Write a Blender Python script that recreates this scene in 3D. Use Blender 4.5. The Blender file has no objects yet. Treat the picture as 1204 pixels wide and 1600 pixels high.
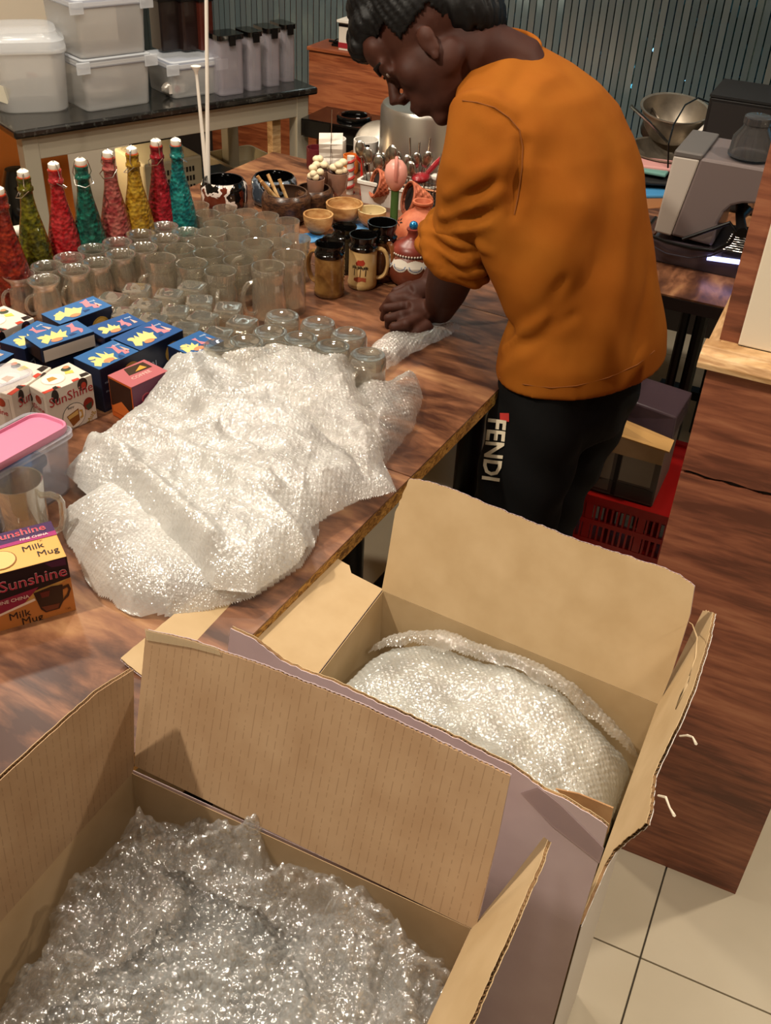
import bpy, bmesh, math, random
import numpy as np
from math import sin, cos, pi, radians, sqrt, atan2
from mathutils import Vector, Matrix
from mathutils.bvhtree import BVHTree
random.seed(7); rng = np.random.default_rng(7)
S = bpy.context.scene; COL = S.collection
# ------------------------------------------------------------------ camera
FPX = 1600.; PITCH = radians(36); ROLL = atan2(122, 2200); CZ = 1.7
CAMP = np.array([0, 0, CZ])
_f = np.array([0, cos(PITCH), -sin(PITCH)]); _r = np.array([1., 0, 0]); _u = np.cross(_r, _f)
CR = cos(ROLL)*_r + sin(ROLL)*_u; CU = -sin(ROLL)*_r + cos(ROLL)*_u; CF = _f
cd = bpy.data.cameras.new('camera'); cam = bpy.data.objects.new('camera', cd); COL.objects.link(cam)
cd.sensor_fit = 'VERTICAL'; cd.sensor_height = 24; cd.lens = 24*FPX/1600; cd.clip_start = .02
cam.matrix_world = Matrix(((CR[0], CU[0], -CF[0], 0), (CR[1], CU[1], -CF[1], 0), (CR[2], CU[2], -CF[2], CZ), (0, 0, 0, 1)))
S.camera = cam
# ------------------------------------------------------------------ world, lights, exposure
S.view_settings.view_transform = 'Standard'; S.view_settings.look = 'None'; S.view_settings.gamma = 1
S.view_settings.use_curve_mapping = False; S.view_settings.exposure = 0.0
W = bpy.data.worlds.new('dusk'); S.world = W; W.use_nodes = True
wn = W.node_tree; bg = wn.nodes['Background']
bg.inputs[0].default_value = (.07, .21, .31, 1); bg.inputs[1].default_value = 1.5
S.cycles.use_denoising = True
S.cycles.max_bounces = 12; S.cycles.transmission_bounces = 12; S.cycles.transparent_max_bounces = 48
S.cycles.diffuse_bounces = 3; S.cycles.caustics_reflective = False; S.cycles.caustics_refractive = False
S.cycles.sample_clamp_indirect = 6
def lamp(name, loc, power, size, col, aim=None, spot=None, blend=.4):
    l = bpy.data.lights.new(name, 'SPOT' if spot else 'AREA')
    l.energy = power; l.color = col
    if spot: l.spot_size = radians(spot); l.spot_blend = blend; l.shadow_soft_size = size
    else: l.shape = 'DISK'; l.size = size
    o = bpy.data.objects.new(name, l); COL.objects.link(o); o.location = loc
    d = Vector(aim if aim else (loc[0], loc[1], 0)) - Vector(loc)
    o.rotation_euler = d.to_track_quat('-Z', 'Y').to_euler()
    return o
WARM = (1, .88, .72)
lamp('key_or_fill_spot', (-1.14, .82, 2.72), 150, .04, WARM, (-.15, 1.1, .7), spot=100)
lamp('key_or_fill_spot', (1.62, 1.58, 2.72), 95, .05, WARM, (.9, 1.2, 0), spot=110)
lamp('key_or_fill_spot', (.1, -.3, 2.72), 26, .09, (1, .9, .76), (-.02, .68, .75), spot=52, blend=.5)  # unseen fill spot, narrowed onto the cartons to keep off the man
lamp('key_or_fill_spot', (1.05, -.1, 2.72), 45, .09, (1, .9, .76), (.6, 1.15, .6), spot=46, blend=.6)  # added fill spot that brightens the pillar front
lamp('added_shelf_fill', (-1.0, 3.12, .8), 5, .06, (1, .72, .4), (-.6, 3.1, .3), spot=150)  # added lamp, brightens the space under the slab
lamp('key_or_fill_spot', (-.95, 2.5, 2.72), 85, .06, WARM, (-.6, 2.9, .9), spot=80)  # unseen fill spot, strengthened and aimed to brighten the storage boxes
lamp('key_or_fill_spot', (-.35, 2.15, 2.72), 50, .06, WARM, (-.35, 2.3, .8), spot=90)
for lx, ly in ((-.9, 1.9), (-.1, 1.5), (.6, .6), (-.5, .2), (-.3, 3.0), (.7, 2.7), (-1.6, 1.0), (-1.4, 2.9)):
    lamp('added_fill_disc', (lx, ly, 2.86), 5.5, .2, (1, .92, .8))  # discs added for highlights on the glassware and soft fill
# ------------------------------------------------------------------ helpers
def ray(px, py):
    d = CF*FPX + CR*(px-602) - CU*(py-800); return d/np.linalg.norm(d)
def at_z(px, py, z):
    d = ray(px, py); return CAMP + d*((z-CZ)/d[2])
def at_y(px, py, y):
    d = ray(px, py); return CAMP + d*(y/d[1])
def at_pl(px, py, p0, n):
    d = ray(px, py); p0 = np.array(p0, float); n = np.array(n, float); return CAMP + d*(((p0-CAMP)@n)/(d@n))
def proj(p):
    v = np.array(p)-CAMP; z = v@CF; return 602+FPX*(v@CR)/z, 800-FPX*(v@CU)/z
def unit(a): a = np.array(a, float); return a/np.linalg.norm(a)
def lin(h):
    h = h.lstrip('#'); c = [int(h[i:i+2], 16)/255 for i in (0, 2, 4)]
    return tuple(((x+.055)/1.055)**2.4 if x > .04045 else x/12.92 for x in c)+(1,)
_mats = {}
def mat(name, col, rough=.5, metal=0, trans=0, ior=1.45, n=None, bump=None, alpha=1, spec=None, coat=0, emit=None, sheen=0, sss=0):
    if name in _mats: return _mats[name]
    m = bpy.data.materials.new(name); m.use_nodes = True; t = m.node_tree; b = t.nodes['Principled BSDF']
    c = lin(col) if isinstance(col, str) else col
    b.inputs['Base Color'].default_value = c; b.inputs['Roughness'].default_value = rough
    b.inputs['Metallic'].default_value = metal; b.inputs['Transmission Weight'].default_value = trans
    b.inputs['IOR'].default_value = ior; b.inputs['Alpha'].default_value = alpha
    if spec is not None: b.inputs['Specular IOR Level'].default_value = spec
    if coat: b.inputs['Coat Weight'].default_value = coat; b.inputs['Coat Roughness'].default_value = .08
    if sheen: b.inputs['Sheen Weight'].default_value = sheen
    if emit: b.inputs['Emission Color'].default_value = lin(emit[0]); b.inputs['Emission Strength'].default_value = emit[1]
    tc = None
    if n or bump:
        tc = t.nodes.new('ShaderNodeTexCoord')
    if n:   # (scale, colour2, low, high)
        mp = t.nodes.new('ShaderNodeMapping'); t.links.new(tc.outputs['Object'], mp.inputs[0])
        if len(n) > 4: mp.inputs['Scale'].default_value = n[4]
        q = t.nodes.new('ShaderNodeTexNoise'); q.inputs['Scale'].default_value = n[0]; q.inputs['Detail'].default_value = 6
        t.links.new(mp.outputs[0], q.inputs['Vector'])
        r = t.nodes.new('ShaderNodeValToRGB'); r.color_ramp.elements[0].position = n[2]; r.color_ramp.elements[1].position = n[3]
        r.color_ramp.elements[0].color = c; r.color_ramp.elements[1].color = lin(n[1]) if isinstance(n[1], str) else n[1]
        t.links.new(q.outputs['Fac'], r.inputs[0]); t.links.new(r.outputs[0], b.inputs['Base Color'])
    if bump:  # (scale, strength, distance)
        q = t.nodes.new('ShaderNodeTexNoise'); q.inputs['Scale'].default_value = bump[0]; q.inputs['Detail'].default_value = 4
        t.links.new(tc.outputs['Object'], q.inputs['Vector'])
        bp = t.nodes.new('ShaderNodeBump'); bp.inputs['Strength'].default_value = bump[1]; bp.inputs['Distance'].default_value = bump[2]
        t.links.new(q.outputs['Fac'], bp.inputs['Height']); t.links.new(bp.outputs[0], b.inputs['Normal'])
    _mats[name] = m; return m
def wood(name, cols, scale=(1, 12, 12), rough=.4, sc=2.2, knots=1.0, coat=0):
    m = bpy.data.materials.new(name); m.use_nodes = True; t = m.node_tree; b = t.nodes['Principled BSDF']; N = t.nodes.new; L = t.links.new
    tc = N('ShaderNodeTexCoord'); mp = N('ShaderNodeMapping'); mp.inputs['Scale'].default_value = scale; L(tc.outputs['Object'], mp.inputs[0])
    q = N('ShaderNodeTexNoise'); q.inputs['Scale'].default_value = sc; q.inputs['Detail'].default_value = 9; q.inputs['Roughness'].default_value = .62; q.inputs['Distortion'].default_value = knots
    L(mp.outputs[0], q.inputs['Vector'])
    mp2 = N('ShaderNodeMapping'); mp2.inputs['Scale'].default_value = tuple(s*1.6 for s in scale); L(tc.outputs['Object'], mp2.inputs[0])
    q2 = N('ShaderNodeTexNoise'); q2.inputs['Scale'].default_value = sc*3.1; q2.inputs['Detail'].default_value = 7; q2.inputs['Distortion'].default_value = .8; L(mp2.outputs[0], q2.inputs['Vector'])
    ad = N('ShaderNodeMath'); ad.operation = 'MULTIPLY_ADD'; L(q2.outputs['Fac'], ad.inputs[0]); ad.inputs[1].default_value = .5; 
    sb = N('ShaderNodeMath'); sb.operation = 'SUBTRACT'; L(q.outputs['Fac'], sb.inputs[0]); sb.inputs[1].default_value = .25; L(sb.outputs[0], ad.inputs[2])
    r = N('ShaderNodeValToRGB'); e = r.color_ramp.elements
    pos = [.34, .44, .52, .60, .70][:len(cols)]
    e[0].position = pos[0]; e[0].color = lin(cols[0]); e[1].position = pos[-1]; e[1].color = lin(cols[-1])
    for p, c in zip(pos[1:-1], cols[1:-1]): x = e.new(p); x.color = lin(c)
    L(ad.outputs[0], r.inputs[0]); L(r.outputs[0], b.inputs['Base Color'])
    b.inputs['Roughness'].default_value = rough
    if coat: b.inputs['Coat Weight'].default_value = coat; b.inputs['Coat Roughness'].default_value = .2
    bp = N('ShaderNodeBump'); bp.inputs['Strength'].default_value = .12; bp.inputs['Distance'].default_value = .002
    L(ad.outputs[0], bp.inputs['Height']); L(bp.outputs[0], b.inputs['Normal'])
    _mats[name] = m; return m
class MB:
    def __init__(s): s.v = []; s.f = []; s.mi = []
    def add(s, v, f, mi=0):
        o = len(s.v); s.v += [tuple(map(float, p)) for p in v]; s.f += [tuple(o+i for i in q) for q in f]; s.mi += [mi]*len(f); return s
    def box(s, x0, x1, y0, y1, z0, z1, T=None, mi=0):
        v = [(x, y, z) for z in (z0, z1) for y in (y0, y1) for x in (x0, x1)]
        if T is not None: v = [tuple(T @ Vector(p)) for p in v]
        return s.add(v, [(0, 2, 3, 1), (4, 5, 7, 6), (0, 1, 5, 4), (2, 6, 7, 3), (0, 4, 6, 2), (1, 3, 7, 5)], mi)
    def hexa(s, p, mi=0):    # eight points: bottom four ccw, top four ccw
        return s.add(p, [(3, 2, 1, 0), (4, 5, 6, 7), (0, 1, 5, 4), (1, 2, 6, 5), (2, 3, 7, 6), (3, 0, 4, 7)], mi)
    def prism(s, poly, d, mi=0):   # poly: 3-D points, d: extrusion vector
        n = len(poly); P = [np.array(p, float) for p in poly]; d = np.array(d, float)
        return s.add(P+[p+d for p in P], [tuple(range(n-1, -1, -1)), tuple(range(n, 2*n))]+[(i, (i+1) % n, n+(i+1) % n, n+i) for i in range(n)], mi)
    def lathe(s, prof, n=24, T=None, shape=None, mi=0, closed=False, caps=True):
        v = []; f = []
        for r, z in prof:
            for k in range(n):
                a = 2*pi*k/n; q = shape(a, r, z) if shape else 1
                v.append((r*q*cos(a), r*q*sin(a), z))
        m = len(prof)
        for i in range(m-1):
            for k in range(n): f.append((i*n+k, i*n+(k+1) % n, (i+1)*n+(k+1) % n, (i+1)*n+k))
        if closed:
            for k in range(n): f.append(((m-1)*n+k, (m-1)*n+(k+1) % n, (k+1) % n, k))
        elif caps:
            if prof[0][0] > 1e-6: f.append(tuple(range(n-1, -1, -1)))
            if prof[-1][0] > 1e-6: f.append(tuple((m-1)*n+k for k in range(n)))
        if T is not None: v = [tuple(T @ Vector(p)) for p in v]
        return s.add(v, f, mi)
    def tube(s, pts, r, n=10, mi=0, caps=True, flat=1):
        pts = [np.array(p, float) for p in pts]; m = len(pts)
        rs = r if hasattr(r, '__len__') else [r]*m
        v = []; f = []; prev = None
        for i, p in enumerate(pts):
            t = unit(pts[min(i+1, m-1)]-pts[max(i-1, 0)])
            if prev is None:
                a = np.array([0, 0, 1.]) if abs(t[2]) < .9 else np.array([1., 0, 0]); x = unit(np.cross(a, t))
            else: x = unit(prev-t*(prev@t))
            prev = x; y = np.cross(t, x)
            for k in range(n):
                a = 2*pi*k/n; v.append(p+rs[i]*(cos(a)*x+flat*sin(a)*y))
        for i in range(m-1):
            for k in range(n): f.append((i*n+k, i*n+(k+1) % n, (i+1)*n+(k+1) % n, (i+1)*n+k))
        if caps: f.append(tuple(range(n-1, -1, -1))); f.append(tuple((m-1)*n+k for k in range(n)))
        return s.add(v, f, mi)
    def ell(s, c, r, n=20, T=None, mi=0):
        c = np.array(c, float); v = [(0, 0, -1.)]; f = []; m = n//2
        for i in range(1, m):
            b = -pi/2+pi*i/m
            for k in range(n): v.append((cos(b)*cos(2*pi*k/n), cos(b)*sin(2*pi*k/n), sin(b)))
        v.append((0, 0, 1.)); v = [np.array(p)*r+c for p in v]
        for k in range(n): f.append((0, 1+(k+1) % n, 1+k)); f.append((len(v)-1, len(v)-1-n+k, len(v)-1-n+(k+1) % n))
        for i in range(m-2):
            for k in range(n): f.append((1+i*n+k, 1+i*n+(k+1) % n, 1+(i+1)*n+(k+1) % n, 1+(i+1)*n+k))
        if T is not None: v = [tuple(T @ Vector(p)) for p in v]
        return s.add(v, f, mi)
    def loft(s, rings, mi=0):   # closed rings with equal counts, capped
        n = len(rings[0]); v = [p for r in rings for p in r]; f = []
        for i in range(len(rings)-1):
            for k in range(n): f.append((i*n+k, i*n+(k+1) % n, (i+1)*n+(k+1) % n, (i+1)*n+k))
        f.append(tuple(range(n-1, -1, -1))); f.append(tuple((len(rings)-1)*n+k for k in range(n)))
        return s.add(v, f, mi)
def wloc(o):
    r = np.zeros(3)
    while o is not None: r = r+np.array(o.location); o = o.parent
    return r
def tag(o, label=None, cat=None, group=None, kind=None):
    if label: o['label'] = label
    if cat: o['category'] = cat
    if group: o['group'] = group
    if kind: o['kind'] = kind
    return o
def obj(name, m, mt, parent=None, label=None, cat=None, group=None, kind=None, smooth=False, bev=0, M=None, local=False, angle=40):
    me = bpy.data.meshes.new(name)
    if isinstance(m, MB): v, f, mi = m.v, m.f, m.mi
    else: v, f = m[0], m[1]; mi = None
    v = np.array(v, float)
    if M is None and not local:
        org = wloc(parent) if parent is not None else np.array([(v[:, 0].min()+v[:, 0].max())/2, (v[:, 1].min()+v[:, 1].max())/2, v[:, 2].min()])
        v = v-org
    if isinstance(f, np.ndarray):
        me.vertices.add(len(v)); me.vertices.foreach_set('co', v.astype(np.float32).ravel())
        k = f.shape[1]; me.loops.add(f.size); me.loops.foreach_set('vertex_index', f.astype(np.int32).ravel())
        me.polygons.add(len(f)); me.polygons.foreach_set('loop_start', np.arange(0, f.size, k, dtype=np.int32))
        me.update(calc_edges=True)
    else: me.from_pydata([tuple(p) for p in v], [], f)
    ms = mt if isinstance(mt, (list, tuple)) else [mt]
    for x in ms: me.materials.append(x)
    if mi is not None and len(ms) > 1: me.polygons.foreach_set('material_index', mi)
    if not isinstance(f, np.ndarray):
        b = bmesh.new(); b.from_mesh(me); bmesh.ops.recalc_face_normals(b, faces=b.faces); b.to_mesh(me); b.free()
    if smooth: me.shade_smooth() if smooth is True else None
    if smooth == 'auto' or (smooth and isinstance(m, MB)):
        me.shade_smooth()
        try: me.set_sharp_from_angle(angle=radians(angle))
        except Exception: pass
    o = bpy.data.objects.new(name, me); COL.objects.link(o)
    if parent is not None: o.parent = parent
    if M is not None:
        o.matrix_local = Matrix.Translation(Vector(-wloc(parent))) @ M if parent is not None else M
    elif not local and parent is None: o.location = org
    if bev:
        bm_ = o.modifiers.new('bevel', 'BEVEL'); bm_.width = bev; bm_.segments = 2; bm_.limit_method = 'ANGLE'
    tag(o, label, cat, group, kind); return o
def thing(name, label, cat, loc=(0, 0, 0), rz=0, group=None):
    o = bpy.data.objects.new(name, None); COL.objects.link(o); o.location = loc; o.rotation_euler = (0, 0, rz)
    o.empty_display_size = .05
    return tag(o, label, cat, group)
def dup(root, loc, rz, label, scale=None, rot=None):
    r = root.copy(); COL.objects.link(r); r.location = loc; r.rotation_euler = rot if rot else (0, 0, rz); r['label'] = label
    if scale: r.scale = (scale,)*3
    for ch in list(root.children):
        c = ch.copy(); COL.objects.link(c); c.parent = r
        for g in list(ch.children): d = g.copy(); COL.objects.link(d); d.parent = c
    return r
def frame(o, x, y=None, z=None):  # matrix from origin and axes
    x = unit(x)
    if z is None: z = unit(np.cross(x, y))
    y = np.cross(z, x)
    return Matrix(((x[0], y[0], z[0], o[0]), (x[1], y[1], z[1], o[1]), (x[2], y[2], z[2], o[2]), (0, 0, 0, 1)))
def rot_at(p, a): return Matrix.Translation(Vector(p)) @ Matrix.Rotation(a, 4, 'Z')
def text_mesh(body, size, M, depth=.0004, align='CENTER', shear=0, bold=0, space=1):
    c = bpy.data.curves.new('t', 'FONT'); c.body = body; c.size = size; c.extrude = depth; c.align_x = align; c.align_y = 'CENTER'
    c.shear = shear; c.offset = bold; c.resolution_u = 2; c.space_character = space
    o = bpy.data.objects.new('t', c); COL.objects.link(o)
    bpy.context.view_layer.update()
    me = bpy.data.meshes.new_from_object(o.evaluated_get(bpy.context.evaluated_depsgraph_get()))
    v = [tuple(M @ x.co) for x in me.vertices]; f = [tuple(p.vertices) for p in me.polygons]
    bpy.data.objects.remove(o); bpy.data.curves.remove(c); bpy.data.meshes.remove(me)
    m = MB(); m.add(v, f); return m
ORD = 'first second third fourth fifth sixth seventh eighth ninth tenth eleventh twelfth thirteenth fourteenth fifteenth sixteenth'.split()
RA = radians(-23.5)
RU = np.array([cos(RA), sin(RA), 0]); RV = np.array([-sin(RA), cos(RA), 0]); RZ = np.array([0, 0, 1.])
def room(u, v, z=0): return RU*u+RV*v+RZ*z
ROOMM = Matrix.Rotation(RA, 4, 'Z')
PC = np.array([.703, 1.169, 0])    # foot of the pillar corner
def room_box(m, u0, u1, v0, v1, z0, z1, mi=0): return m.box(u0, u1, v0, v1, z0, z1, ROOMM, mi)
def value_noise(x, y, s, seed=0):
    r = np.random.default_rng(seed).random((64, 64)); x = np.asarray(x)/s+100; y = np.asarray(y)/s+100
    xi = np.floor(x).astype(int); yi = np.floor(y).astype(int); fx = x-xi; fy = y-yi; fx = fx*fx*(3-2*fx); fy = fy*fy*(3-2*fy)
    g = lambda a, b: r[a % 64, b % 64]
    return (g(xi, yi)*(1-fx)+g(xi+1, yi)*fx)*(1-fy)+(g(xi, yi+1)*(1-fx)+g(xi+1, yi+1)*fx)*fy
# ------------------------------------------------------------------ materials of the room
m_tile = mat('tile', '#cfc3ab', .28, n=(3, '#c4b79d', .35, .7)); m_grout = mat('grout', '#5a5245', .9)
m_cream = mat('cream_paint', '#e0d3bd', .7, bump=(60, .15, .001)); m_ceil = mat('ceiling_paint', '#e8dcc6', .8)
m_pillar = wood('pillar_laminate', ['#5e3424', '#764430', '#875038', '#955c41', '#a1694b'], (1.6, 1.6, 14), .45, 1.4, .5)
m_trim = wood('pale_trim', ['#a97f52', '#be9566', '#cfa777', '#dcb98b'], (3, 3, 20), .4, 2)
m_orange = wood('orange_laminate', ['#6b3318', '#824021', '#94502d', '#a05c36'], (1.5, 1.5, 16), .45, 1.4)
m_dark = mat('dark_paint', '#15120f', .6); m_black = mat('black_metal', '#0b0a0a', .35, .3)
m_floor_base = m_grout
# floor: tiles in a grid along the room axes
TS = .6; g = .003
fl = obj('floor', MB().box(-4.2, 2.4, -1.5, 4.4, -.06, -.006, ROOMM), m_grout, kind='structure')
tj = np.array([.499, 1.029, 0]); tu, tv = tj@RU, tj@RV
tm = MB().box(g/2, TS-g/2, g/2, TS-g/2, -.012, 0)
tile0 = None
for i in range(-7, 4):
    for j in range(-4, 6):
        p = room(tu+i*TS, tv+j*TS, 0)
        if not (-3.9 < (p@RU) < 1.9 and -1.2 < (p@RV) < 3.9): continue
        if tile0 is None:
            tile0 = obj('tile', tm, m_tile, fl, M=rot_at(p, RA), bev=.0012); t = tile0
        else: t = tile0.copy(); COL.objects.link(t); t.matrix_local = Matrix.Translation(Vector(-wloc(fl))) @ rot_at(p, RA)
obj('ceiling', room_box(MB(), -4.2, 2.4, -1.5, 4.4, 2.9, 2.96), m_ceil, kind='structure')
obj('wall_rear', room_box(MB(), -4.2, 2.4, -1.56, -1.5, 0, 2.9), m_cream, kind='structure')
obj('wall_right', room_box(MB(), 2.34, 2.4, -1.5, 4.0, 0, 2.9), m_cream, kind='structure')
obj('wall_left', room_box(MB(), -4.2, -4.14, -1.5, 4.3, 0, 2.9), m_cream, kind='structure')
# pillar: wood-clad lower part, plaster above
pu, pv = PC@RU, PC@RV
pil = obj('pillar', room_box(MB(), pu-.285, pu-.006, pv+.006, pv+.45, 0, 1.045), m_dark, kind='structure')
def panel(z0, z1, seed):
    m = MB(); T = Matrix.Translation(Vector(room(pu-.291, pv, 0))) @ ROOMM
    top = []; n = 24
    for k in range(n+1):
        x = .291*k/n; top.append((x, z1+(.0015*sin(k*1.7)+.001*sin(k*4.1) if z1 < 1 else 0)))
    bot = [(x, z0+(.0015*sin(k*1.3) if z0 > .1 else 0)) for k, (x, _) in enumerate(top)]
    poly = [(x, 0, z) for x, z in bot]+[(x, 0, z) for x, z in top[::-1]]
    m.prism([tuple(p) for p in poly], (0, .006, 0)); return obj('panel', m, m_pillar, pil, M=T)
panel(.875, 1.045, 1); panel(0, .869, 2)
for u0 in (-.291, -.006):
    obj('side_panel', MB().box(u0, u0+.006, .006, .45, 0, 1.045), m_pillar, pil, M=Matrix.Translation(Vector(room(pu, pv, 0))) @ ROOMM)
# moulding ledge with a stepped profile
m = MB(); prof = [(0, 1.045), (-.012, 1.047), (-.014, 1.056), (-.008, 1.066), (.004, 1.07), (.006, 1.074), (.03, 1.074), (.03, 1.045)]
T = ROOMM
for (ua, ub) in ((pu-.305, pu+.012),):
    A = [room(ua, pv+y, z) for y, z in prof]; m.prism(A, RU*(ub-ua))
obj('trim_1', m, m_trim, kind='structure', bev=.001)
m = MB(); A = [room(pu-.291+y, pv+.03, z) for y, z in prof]; m.prism(A, RV*.42)
obj('trim_2', m, m_trim, kind='structure', bev=.001)
obj('wall_column', room_box(MB(), pu-.262, pu-.03, pv+.03, pv+.42, 1.074, 2.9), m_cream, kind='structure', bev=.002)
obj('trim_3', room_box(MB(), pu-.288, pu-.262, pv+.035, pv+.40, 1.074, 2.9), m_pillar, kind='structure')
# window wall
WV = 3.8
m_frame = mat('window_frame', '#23201d', .4); m_glass_edge = mat('fin_glass', '#8fc7bd', .05, trans=.85, alpha=.9)
m_sill = mat('sill_dark', '#17120f', .5)
obj('wall_window', room_box(MB(), -4.2, 2.4, WV-.05, WV+.1, 0, .62), mat('under_window', '#2a211b', .7), kind='structure')
w1 = obj('window_1', room_box(MB(), -4.2, 2.4, WV-.06, WV+.1, .62, .65), m_sill, kind='structure')
obj('window_head', room_box(MB(), -4.2, 2.4, WV, WV+.1, 2.6, 2.9), m_frame, w1)
obj('glass_pane', room_box(MB(), -4.1, 2.3, WV+.03, WV+.036, .65, 2.6), mat('window_glass', '#dfeef0', .02, trans=1, ior=1.2), w1)
for uu, w in ((-1.118, .012), (-.827, .03), (-.41, .006), (-2.05, .012), (.3, .03), (-2.9, .02)):
    obj('mullion', room_box(MB(), uu-w, uu+w, WV-.03, WV+.03, .65, 2.6), m_glass_edge, w1)
    obj('mullion_edge', room_box(MB(), uu-w-.007, uu-w, WV-.035, WV+.03, .65, 2.6), mat('pale_edge', '#a9cfc6', .3, alpha=1), w1)
obj('wall_corner', room_box(MB(), -4.2, -2.87, WV-.07, WV+.1, .62, 2.9), m_cream, kind='structure')
# vertical blind: reeded slats
m_slat = mat('blind_slat', '#070c10', .85, spec=.08)
_t = m_slat.node_tree; _N = _t.nodes.new; _L = _t.links.new; _tc = _N('ShaderNodeTexCoord'); _s = _N('ShaderNodeSeparateXYZ'); _L(_tc.outputs['Object'], _s.inputs[0])
_m = _N('ShaderNodeMath'); _m.operation = 'MULTIPLY'; _m.inputs[1].default_value = 110; _L(_s.outputs[2], _m.inputs[0]); _f1 = _N('ShaderNodeMath'); _f1.operation = 'FRACT'; _L(_m.outputs[0], _f1.inputs[0])
_g = _N('ShaderNodeMath'); _g.operation = 'GREATER_THAN'; _g.inputs[1].default_value = .58; _L(_f1.outputs[0], _g.inputs[0]); _L(_g.outputs[0], _t.nodes['Principled BSDF'].inputs['Alpha'])
bl = thing('vertical_blind', 'dark vertical slatted blind hanging across the big window', 'blind', tuple(room(-1.4, WV-.12, .66)), RA)
obj('head_rail', MB().box(-2.7, 2.0, -.02, .02, 1.9, 1.94), m_frame, bl, local=True)
sm = MB()
for k in range(1):
    sm.box(-.0100, .0100, -.0015, .0015, 0, 1.9)
s0 = None
def sm_lit(s):
    d = s.data.copy(); d.name = 'slat_lit'; d.materials[0] = m_lit_slat; return d
m_lit_slat = mat('lit_slat', '#8fa3a8', .15, .6)  # paler slat copy, reflected light put into its colour
for k in range(118):
    x = -1.45+k*.0245
    if s0 is None: s0 = obj('slat', sm, m_slat, bl, local=True); s = s0
    else: s = s0.copy(); COL.objects.link(s); s.parent = bl
    if x < -.42 and k % 3 == 0:
        s.data = pale = bpy.data.meshes.get('slat_lit') or sm_lit(s)
    s.location = (x, 0, 0); s.rotation_euler = (0, 0, radians(12+5*sin(k*2.3)))
# outside: dark shrubs and added blue glow points beyond the glass
m_leaf = mat('night_leaf', '#1d3524', .5, n=(5, '#2e5a46', .4, .6))
def shrub(u, v, h, w, seed, label):
    r = np.random.default_rng(seed); m = MB(); c = room(u, v, -.0)
    for k in range(230):
        a = r.random()*2*pi; zz = r.random()**.8*h; rr = w*sqrt(r.random())*(.6+.5*sin(pi*min(1, zz/h+.15)))
        p = c+np.array([rr*cos(a), rr*sin(a), .1+zz]); d = unit(r.normal(size=3)); e = unit(np.cross(d, r.normal(size=3))); L = .07+.06*r.random()
        m.add([p-d*L, p+e*L*.28, p+d*L, p-e*L*.28+np.cross(d, e)*.01], [(0, 1, 2, 3)])
    t = thing('shrub', label, 'shrub', tuple(c), 0, 'shrubs outside the window')
    obj('foliage', m, m_leaf, t, kind='stuff'); obj('stem', MB().tube([c, c+RZ*h*.7], [.03, .012], 6), m_dark, t)
for i, (u, v, h, w, l) in enumerate(((-2.6, 4.9, 1.2, .5, 'leafy shrub outside, behind the wood counter'), (-1.5, 5.0, 1.45, .5, 'leafy shrub outside the glass, above the man\'s collar'),
        (-.75, 4.8, 1.0, .45, 'dark leafy shrub outside, behind the thick glass mullion'), (-.1, 5.1, 1.3, .55, 'dark leafy shrub outside, above the steel bowls'), (.7, 4.9, 1.1, .5, 'dark leafy shrub outside at the far side of the black speaker'))):
    shrub(u, v, h, w, i, l)
m_pt = mat('added_blue_glow', '#9fdcff', .4, emit=('#8fd4ff', 5));  # glowing beads added for speckles and brightness beyond the glass
st = thing('added_glow_points', 'added pale blue glow points on the shrubs outside', 'lights', tuple(room(-1, 5, .4)))
r = np.random.default_rng(3); pts = []
for k in range(60): pts.append(room(-2.4+k*.055, 4.75+.25*r.random(), .45+1.0*r.random()))
obj('wire', MB().tube(pts, .002, 4), m_dark, st)
lm = MB(); bm0 = None
for p in pts:
    if bm0 is None: bm0 = obj('glow_bead', MB().ell((0, 0, 0), .009, 8), m_pt, st, M=Matrix.Translation(Vector(p))); b_ = bm0
    else: b_ = bm0.copy(); COL.objects.link(b_); b_.matrix_local = Matrix.Translation(Vector(p-wloc(st)))
obj('terrace', room_box(MB(), -6, 5, WV+.1, 8, -.2, 0), mat('terrace', '#1a1c1c', .8), kind='structure')
obj('wall_terrace', room_box(MB(), -6, 5, 7.9, 8, 0, .9), mat('terrace_wall', '#20262a', .8), kind='structure')
# tables of dark streaked laminate
m_table = wood('table_laminate', ['#43261a', '#65402b', '#80543a', '#946746', '#ac7f58'], (3.6, 1.2, 3), .36, 1.9, 1.3, coat=.15)
m_edge = wood('raw_edge', ['#5c3a16', '#8c6127', '#b3853d', '#c99c50'], (20, 20, 40), .6, 3)
E0 = np.array([.038, 1.396, 0]); TE = unit([.46, .886, 0]); TN = np.array([-TE[1], TE[0], 0])
TT = atan2(TE[1], TE[0]); TZ = .76
def table(t0, t1, n0, n1, label):
    c = E0+TE*(t0+t1)/2+TN*(n0+n1)/2; t = thing('dining_table', label, 'table', (c[0], c[1], 0), TT)
    a, b = (t1-t0)/2-.0012, (n1-n0)/2
    obj('table_top', MB().box(-a, a, -b, b, TZ-.003, TZ), m_table, t, local=True)
    obj('edge_board', MB().box(-a+.0005, a-.0005, -b-.0, b, TZ-.03, TZ-.003), m_edge, t, local=True, bev=.001)
    for sy in (-1, 1):
        obj('pedestal', MB().tube([(0, sy*(b-.3), .02), (0, sy*(b-.3), TZ-.03)], .035, 12), m_black, t, local=True, smooth=True)
        obj('foot', MB().box(-a*.75, a*.75, sy*(b-.3)-.03, sy*(b-.3)+.03, 0, .025), m_black, t, local=True, bev=.004)
    return t
table(-1.0, 0, 0, 1.18, 'nearest streaked brown table, under the milk mug box')
table(0, .65, 0, 1.18, 'streaked brown table under the spread bubble wrap and glass mugs')
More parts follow.
